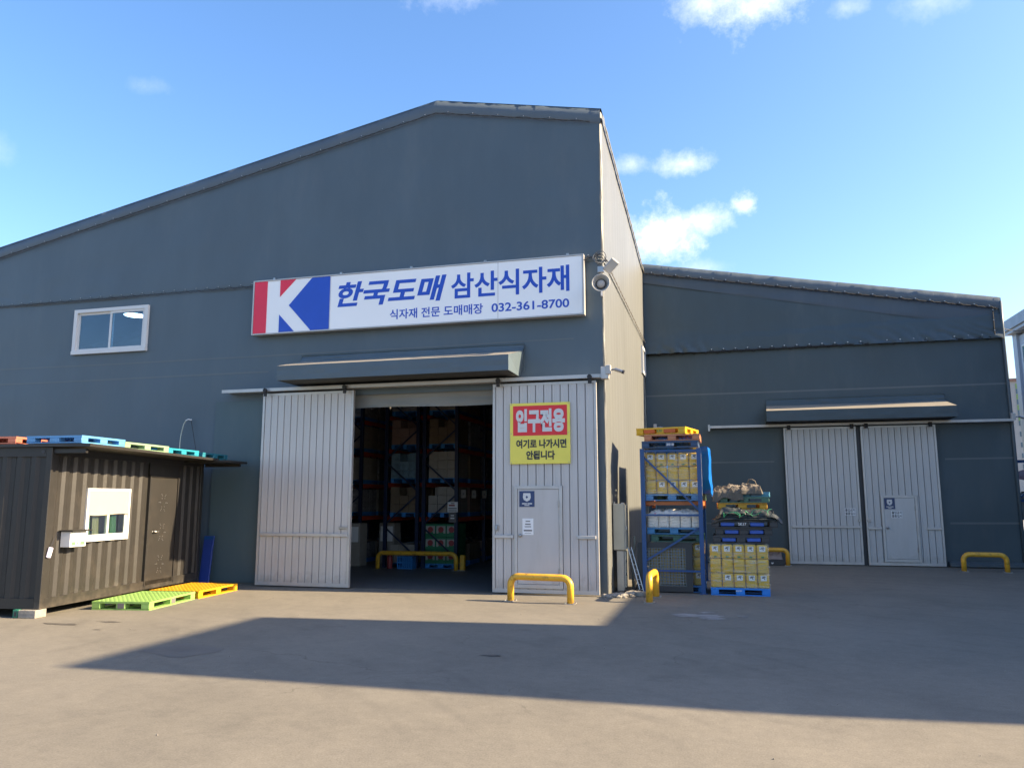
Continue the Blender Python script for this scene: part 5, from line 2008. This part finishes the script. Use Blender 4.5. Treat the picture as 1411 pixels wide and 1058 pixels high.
LV = (1.45, 2.45, 3.45, 4.45)
YS = (21.4, 24.1, 26.8, 29.5)
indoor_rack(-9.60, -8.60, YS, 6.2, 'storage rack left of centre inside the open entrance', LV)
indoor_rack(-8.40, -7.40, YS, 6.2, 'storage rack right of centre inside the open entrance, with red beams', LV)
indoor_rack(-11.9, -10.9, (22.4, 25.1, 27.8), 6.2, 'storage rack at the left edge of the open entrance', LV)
CART = [mat('carton brown', (0.17, 0.125, 0.08), .8, var=.15), mat('carton pale', (0.30, 0.27, 0.23), .8, var=.12), mat('wrapped goods grey', (0.26, 0.25, 0.26), .22, var=.4, scale=9, bump=.6, bscale=14),
        mat('carton pinkish', (0.24, 0.16, 0.13), .8, var=.15), mat('water packs', (0.14, 0.22, 0.28), .3, var=.3, scale=8, bump=.5, bscale=12)]
random.seed(5)
WORDS = {0: 'brown cartons', 1: 'pale cartons', 2: 'film wrapped goods', 3: 'pinkish cartons', 4: 'bluish water packs'}
SIDEW = {0: 'left', 1: 'middle', 2: 'right'}


def load(xc, yc, z, kind, w, d, nx, ny, nz_, bh, where):
    t = thing('pallet_load', f'{WORDS[kind]}, {where}', 'goods', (xc, yc, z), 0, 'pallet loads on the indoor racks')
    part('pallet_base', MB().box(-w / 2, w / 2, -d / 2, d / 2, .11, .13).box(-w / 2, -w / 2 + .1, -d / 2, d / 2, 0, .11).box(w / 2 - .1, w / 2, -d / 2, d / 2, 0, .11).box(-.06, .06, -d / 2, d / 2, 0, .11), pal_mat('blue', (0.03, 0.20, 0.50)), t)
    bw, bd = w / nx, d / ny
    me = MB().cbox(.004, bw - .004, .004, bd - .004, 0, bh - .005, .006).mesh('carton', CART[kind])
    for k in range(nz_):
        for i in range(nx):
            for j in range(ny):
                if k == nz_ - 1 and random.random() < .14:
                    continue
                if 0 < i < nx - 1 and 0 < j < ny - 1:
                    continue
                part('carton', me, None, t, loc=(-w / 2 + i * bw, -d / 2 + j * bd, .13 + k * bh))


ZL = {0: 'on the floor', 1: 'on the second level', 2: 'on the third level', 3: 'on the fourth level', 4: 'on the top level'}
for ri, (xc, rn) in enumerate(((-9.1, 'left indoor rack'), (-7.9, 'right indoor rack'))):
    for bi, yc in enumerate((22.1, 23.4, 25.2, 27.6)):
        for li, z in enumerate((0.01,) + LV):
            if ri == 1 and li == 0 and bi == 0:
                continue
            kind = [[1, 3, 2, 3, 2], [2, 1, 1, 0, 1]][ri][li] if bi == 0 else random.choice((0, 1, 2, 3, 4))
            if ri == 0 and bi == 0 and li == 1:
                kind = 0
            if ri == 0 and bi == 0 and li == 2:
                kind = 4
            if bi == 2 and li == 4:
                continue
            load(xc, yc, z, kind, .86, 1.05, 3 if bi < 2 else 2, 2, 3 if li else 2, random.choice((.23, .25, .26)), f'{ZL[li]} of the {rn}, {ORD[bi]} bay')
for bi, yc in enumerate((23.2, 24.4, 26.2)):
    for li, z in enumerate((0.01,) + LV):
        load(-11.4, yc, z, random.choice((1, 2, 4)), .86, 1.05, 2, 2, 3 if li else 2, .24, f'{ZL[li]} of the far left indoor rack, {ORD[bi]} bay')
# green and white cartons with red rounds
pallet('blue pallet under the green and white cartons inside the entrance', -8.38, 21.46, .008, (0.03, 0.20, 0.50), 'blue', .98, 1.1, .13)
M_GR = mat('green carton', (0.02, 0.16, 0.07), .5, var=.08)
M_RD = mat('carton red round', (0.28, 0.04, 0.04), .5)
M_CW = mat('carton white band', (0.36, 0.35, 0.31), .5)
cme = MB().cbox(0, .316, 0, .40, 0, .37, .004).mesh('carton_body', M_GR)
wme = MB().box(.02, .296, -.004, -.0005, .10, .31).mesh('white_band', M_CW)
cme2 = MB().lathe([(0, 0), (.085, 0)], 16, 'Y').mesh('red_round', M_RD)
gme = MB().box(.085, .235, -.0075, -.0045, .10, .14).mesh('green_foot', M_GR)
for k in range(3):
    for i in range(3):
        for j in range(2):
            t = thing('green_carton', f'green carton, {ROWN[k]} row, {SIDEW[i]} column, {"front layer with red round" if j == 0 else "second layer"}, inside the entrance', 'carton', (-8.37 + i * .322, 21.48 + j * .42, .14 + k * .376), 0, 'green cartons inside the entrance')
            part('carton_body', cme, None, t)
            if j == 0:
                part('white_band', wme, None, t)
                part('red_round', cme2, None, t, loc=(.158, -.008, .205))
                part('green_foot', gme, None, t)
# signs on the rack
t = thing('rack_sign', 'small white notice board on the indoor rack upright', 'sign', (-7.64, 21.33, 1.60))
part('board_face', MB().box(0, .31, -.01, 0, 0, .29), M_LABEL, t)
part('print_line', MB().box(.04, .22, -.013, -.0105, .17, .21), M_RD, t)
part('print_line', MB().box(.03, .28, -.013, -.0105, .09, .12), M_PRINT, t)
part('print_line', MB().box(.03, .28, -.013, -.0105, .03, .055), M_PRINT, t)
part('print_line', MB().box(.10, .21, -.013, -.0105, .235, .26), M_PRINT, t)
t = thing('rack_sign', 'dark narrow notice below the white one on the indoor rack upright', 'sign', (-7.60, 21.33, 1.31))
part('board_face', MB().box(0, .22, -.01, 0, 0, .28), M_PRINT, t)
part('print_line', MB().box(.06, .16, -.013, -.0105, .18, .21), M_LABEL, t)
part('print_line', MB().box(.05, .17, -.013, -.0105, .10, .14), M_LABEL, t)
for k, y in enumerate((21.9, 22.9, 24.0, 25.2)):
    t = thing('level_tag', f'white level tag hanging under the red rack beam, {ORD[k]} from the entrance', 'tag', (-7.36, y, 2.12), R(30), 'white tags on the right indoor rack')
    part('tag_face', MB().box(-.07, .07, -.004, 0, -.12, .12), CART[1], t)
    part('tag_mark', MB().box(-.02, .02, -.007, -.0045, -.03, .03), M_PRINT, t)
t = thing('fire_extinguisher', 'red fire extinguisher on the floor behind the indoor barrier', 'extinguisher', (-9.32, 21.15, .006))
part('cylinder', MB().lathe([(0, 0), (.075, 0), (.08, .02), (.08, .34), (.05, .40), (.02, .42), (0, .42)], 16), M_RD, t, smooth=True)
part('valve', MB().cbox(-.03, .03, -.02, .02, .42, .47, .004), M_INK, t)
part('hose', MB().tube([(.03, 0, .44), (.11, 0, .36), (.10, 0, .15)], .012, 6), M_INK, t)
t = thing('blue_crate', 'blue slatted plastic crate on the floor behind the indoor barrier', 'crate', (-9.05, 21.05, .006))
mb = MB()
for k in range(7):
    mb.box(.07 * k, .07 * k + .035, 0, .015, .02, .34)
for z in (0, .16, .31):
    mb.box(0.002, .453, .003, .02, z, z + .04)
part('slatted_side', mb, pal_mat('blue', (0.03, 0.20, 0.50)), t)
part('crate_body', MB().box(0, .455, .022, .34, 0, .02).box(0, .02, .022, .34, .02, .34).box(.435, .455, .022, .34, .02, .34).box(.02, .435, .32, .34, .02, .34), pal_mat('blue', (0.03, 0.20, 0.50)), t)
t = thing('post_guard', 'short yellow post guard at the foot of the indoor rack', 'post guard', (-7.06, 21.0, .006))
part('guard', MB().cbox(-.07, .07, -.07, .07, 0, .42, .02), M_YEL, t)
part('guard_foot', MB().box(-.10, .10, -.10, .10, 0, .01), M_STEEL, t)
for k, (x, y, hh) in enumerate(((-10.75, 21.6, 1.25), (-9.95, 22.3, 1.25))):
    t = thing('white_cabinet', 'white upright cabinet at the left of the entrance, ' + ('nearer the door leaf' if k == 0 else 'nearer the rack'), 'cabinet', (x, y, .006))
    part('cabinet_body', MB().cbox(-.25, .25, 0, .5, 0, hh, .01), CART[1], t)
    part('cabinet_panel', MB().box(-.20, .20, -.008, -.002, .7, hh - .1), M_LABEL, t)

# ================================================================== RIGHT BACKGROUND
M_WALLW = mat('pale blue white panel wall', (0.46, 0.47, 0.52), .5, var=.04, scale=.6)
M_TEALG = mat('teal window glass', (0.04, 0.20, 0.26), .08, var=.1, scale=.3, spec=.8)
NB = thing('office_building', 'pale building with teal windows and thick roof edge at the right edge', 'building', (14, 32, 0), 0)
# local frame: wall faces -X, runs from y=37 down to y=29
part('wall', MB().box(12.35, 20, 29.5, 37.0, 0, 8.75), M_WALLW, NB, world=True)
part('roof', MB().prism([(11.92, 9.0), (20.5, 9.0), (20.5, 9.55), (11.92, 9.45)], 29.0, 37.2), mat('roof fascia', (0.36, 0.38, 0.42), .5), NB, world=True)
part('soffit', MB().box(12.0, 20, 29.2, 37.1, 8.86, 8.99), M_WALLW, NB, world=True)
part('corner_pilaster', MB().box(12.25, 12.5, 36.6, 37.05, 0, 8.86), M_WALLW, NB, world=True)
for z0_, z1_ in ((6.2, 8.3), (3.4, 5.5), (.8, 2.7)):
    for y0_, y1_ in ((34.9, 36.3), (33.2, 34.6), (31.5, 32.9), (29.8, 31.2)):
        w_ = part('window', MB().box(12.30, 12.36, y0_, y1_, z0_, z0_ + .08).box(12.30, 12.36, y0_, y1_, z1_ - .08, z1_).box(12.30, 12.36, y0_, y0_ + .08, z0_ + .08, z1_ - .08)
                  .box(12.30, 12.36, y1_ - .08, y1_, z0_ + .08, z1_ - .08).box(12.30, 12.36, y0_ + .08, y1_ - .08, (z0_ + z1_) / 2 - .03, (z0_ + z1_) / 2 + .03), M_WHITE, NB, world=True)
        part('pane', MB().box(12.335, 12.345, y0_ + .08, y1_ - .08, z0_ + .08, z1_ - .08), M_TEALG, w_, world=True)
HR = thing('apartment_tower', 'distant cream apartment tower with a green striped upper part between the buildings', 'building', (74, 225, 0), R(-14))
M_APT = mat('apartment render', (0.40, 0.38, 0.36), .8, var=.05)
M_APG = mat('apartment green panel', (0.22, 0.34, 0.12), .7)
M_AWIN = mat('apartment windows', (0.10, 0.15, 0.19), .2)
part('wall', MB().box(-4.2, 12, 0, 12, 0, 32), M_APT, HR)
part('roof', MB().box(-4.6, 12.4, -.5, 12.5, 32, 32.7), mat('apartment roof red', (0.30, 0.16, 0.12), .7), HR)
part('roof_tank', MB().box(-4, -2.6, 2, 5, 32.7, 35.5), M_APT, HR)
for k in range(11):
    z = 1.2 + k * 2.75
    for i in range(4):
        x = -3.6 + i * 3.6
        part('window', MB().box(x, x + 2.3, -.12, -.02, z, z + 1.25), M_AWIN, HR)
        if k > 6:
            part('green_panel', MB().box(x, x + 2.3, -.10, -.02, z + 1.3, z + 2.6), M_APG, HR)
# blue frame with dark red cover and drums in the alley
AF = thing('blue_frame_shelf', 'blue steel frame with a dark red cover in the alley at the right edge', 'shelf', (10.4, 30.3, 0))
for x in (9.45, 11.2):
    for y in (29.8, 31.2):
        part('upright', MB().box(x - .05, x + .05, y - .05, y + .05, 0, 3.25), M_RBLUE, AF, world=True)
for z in (.5, 1.9, 3.2):
    part('beam', MB().box(9.5, 11.15, 29.78, 29.83, z - .05, z + .05), M_RBLUE, AF, world=True)
part('diagonal_brace', MB().bar((9.5, 29.85, 1.9), (11.1, 29.85, 3.1), .06, .04), M_RBLUE, AF, world=True)
part('roof_cover', MB().grid(20, 12, lambda u, v: (9.42 + 1.85 * u, 29.6 + 1.8 * v, 2.95 - .35 * (1 - v) * (1 + .2 * math.sin(u * 9)) + .05 * math.sin(u * 14))), mat('dark red cover', (0.13, 0.02, 0.03), .6), AF, world=True)
for k, (z, lb) in enumerate(((.0, 'grey round drum low in the alley shelf'), (1.0, 'grey round drum higher in the alley shelf'))):
    t = thing('grey_drum', lb, 'drum', (10.05, 30.3, z + (.0 if k == 0 else .25)), 0, 'grey drums in the alley')
    part('drum_body', MB().lathe([(0, 0), (.38, 0), (.40, .03), (.40, .8), (.36, .88), (.2, .92), (0, .92)], 18), mat('pale grey plastic', (0.36, 0.38, 0.41), .5), t, smooth=True)
    part('drum_lid', MB().lathe([(.22, .90), (.22, .95), (0, .95)], 18), M_INK, t)

# neighbouring shed on the right, outside the frame, that throws the long shadow over the yard
SH = thing('neighbour_shed', 'long grey shed standing to the right of the yard', 'shed', (15, 17, 0))
M_SHED = mat('shed cladding', (0.26, 0.27, 0.28), .6, var=.06)
XS = 12.0
TE = math.tan(SUN_EL)


def hh(xs_):
    return (XS - xs_) * TE


part('tall_block', MB().box(XS, XS + 8.2, 9.72, 13.83, 0, hh(-7.75)), M_SHED, SH, world=True)
part('low_block', MB().box(XS, XS + 8.2, 13.84, 21.5, 0, hh(-1.98)), M_SHED, SH, world=True)
part('rear_block', MB().box(XS, XS + 8.2, 21.51, 25.0, 0, hh(-2.3) + 1.75), M_SHED, SH, world=True)
part('back_wing', MB().box(XS, XS + 8.2, 25.01, 29.0, 0, hh(-2.0)), M_SHED, SH, world=True)
for y in (10.2, 11.8, 13.5, 16.5, 19.0, 22.0):
    w_ = part('window', MB().box(XS - .05, XS - .01, y, y + 1.1, 2.2, 3.4), M_WHITE, SH, world=True)
    part('pane', MB().box(XS - .06, XS - .052, y + .08, y + 1.02, 2.28, 3.32), M_TEALG, w_, world=True)
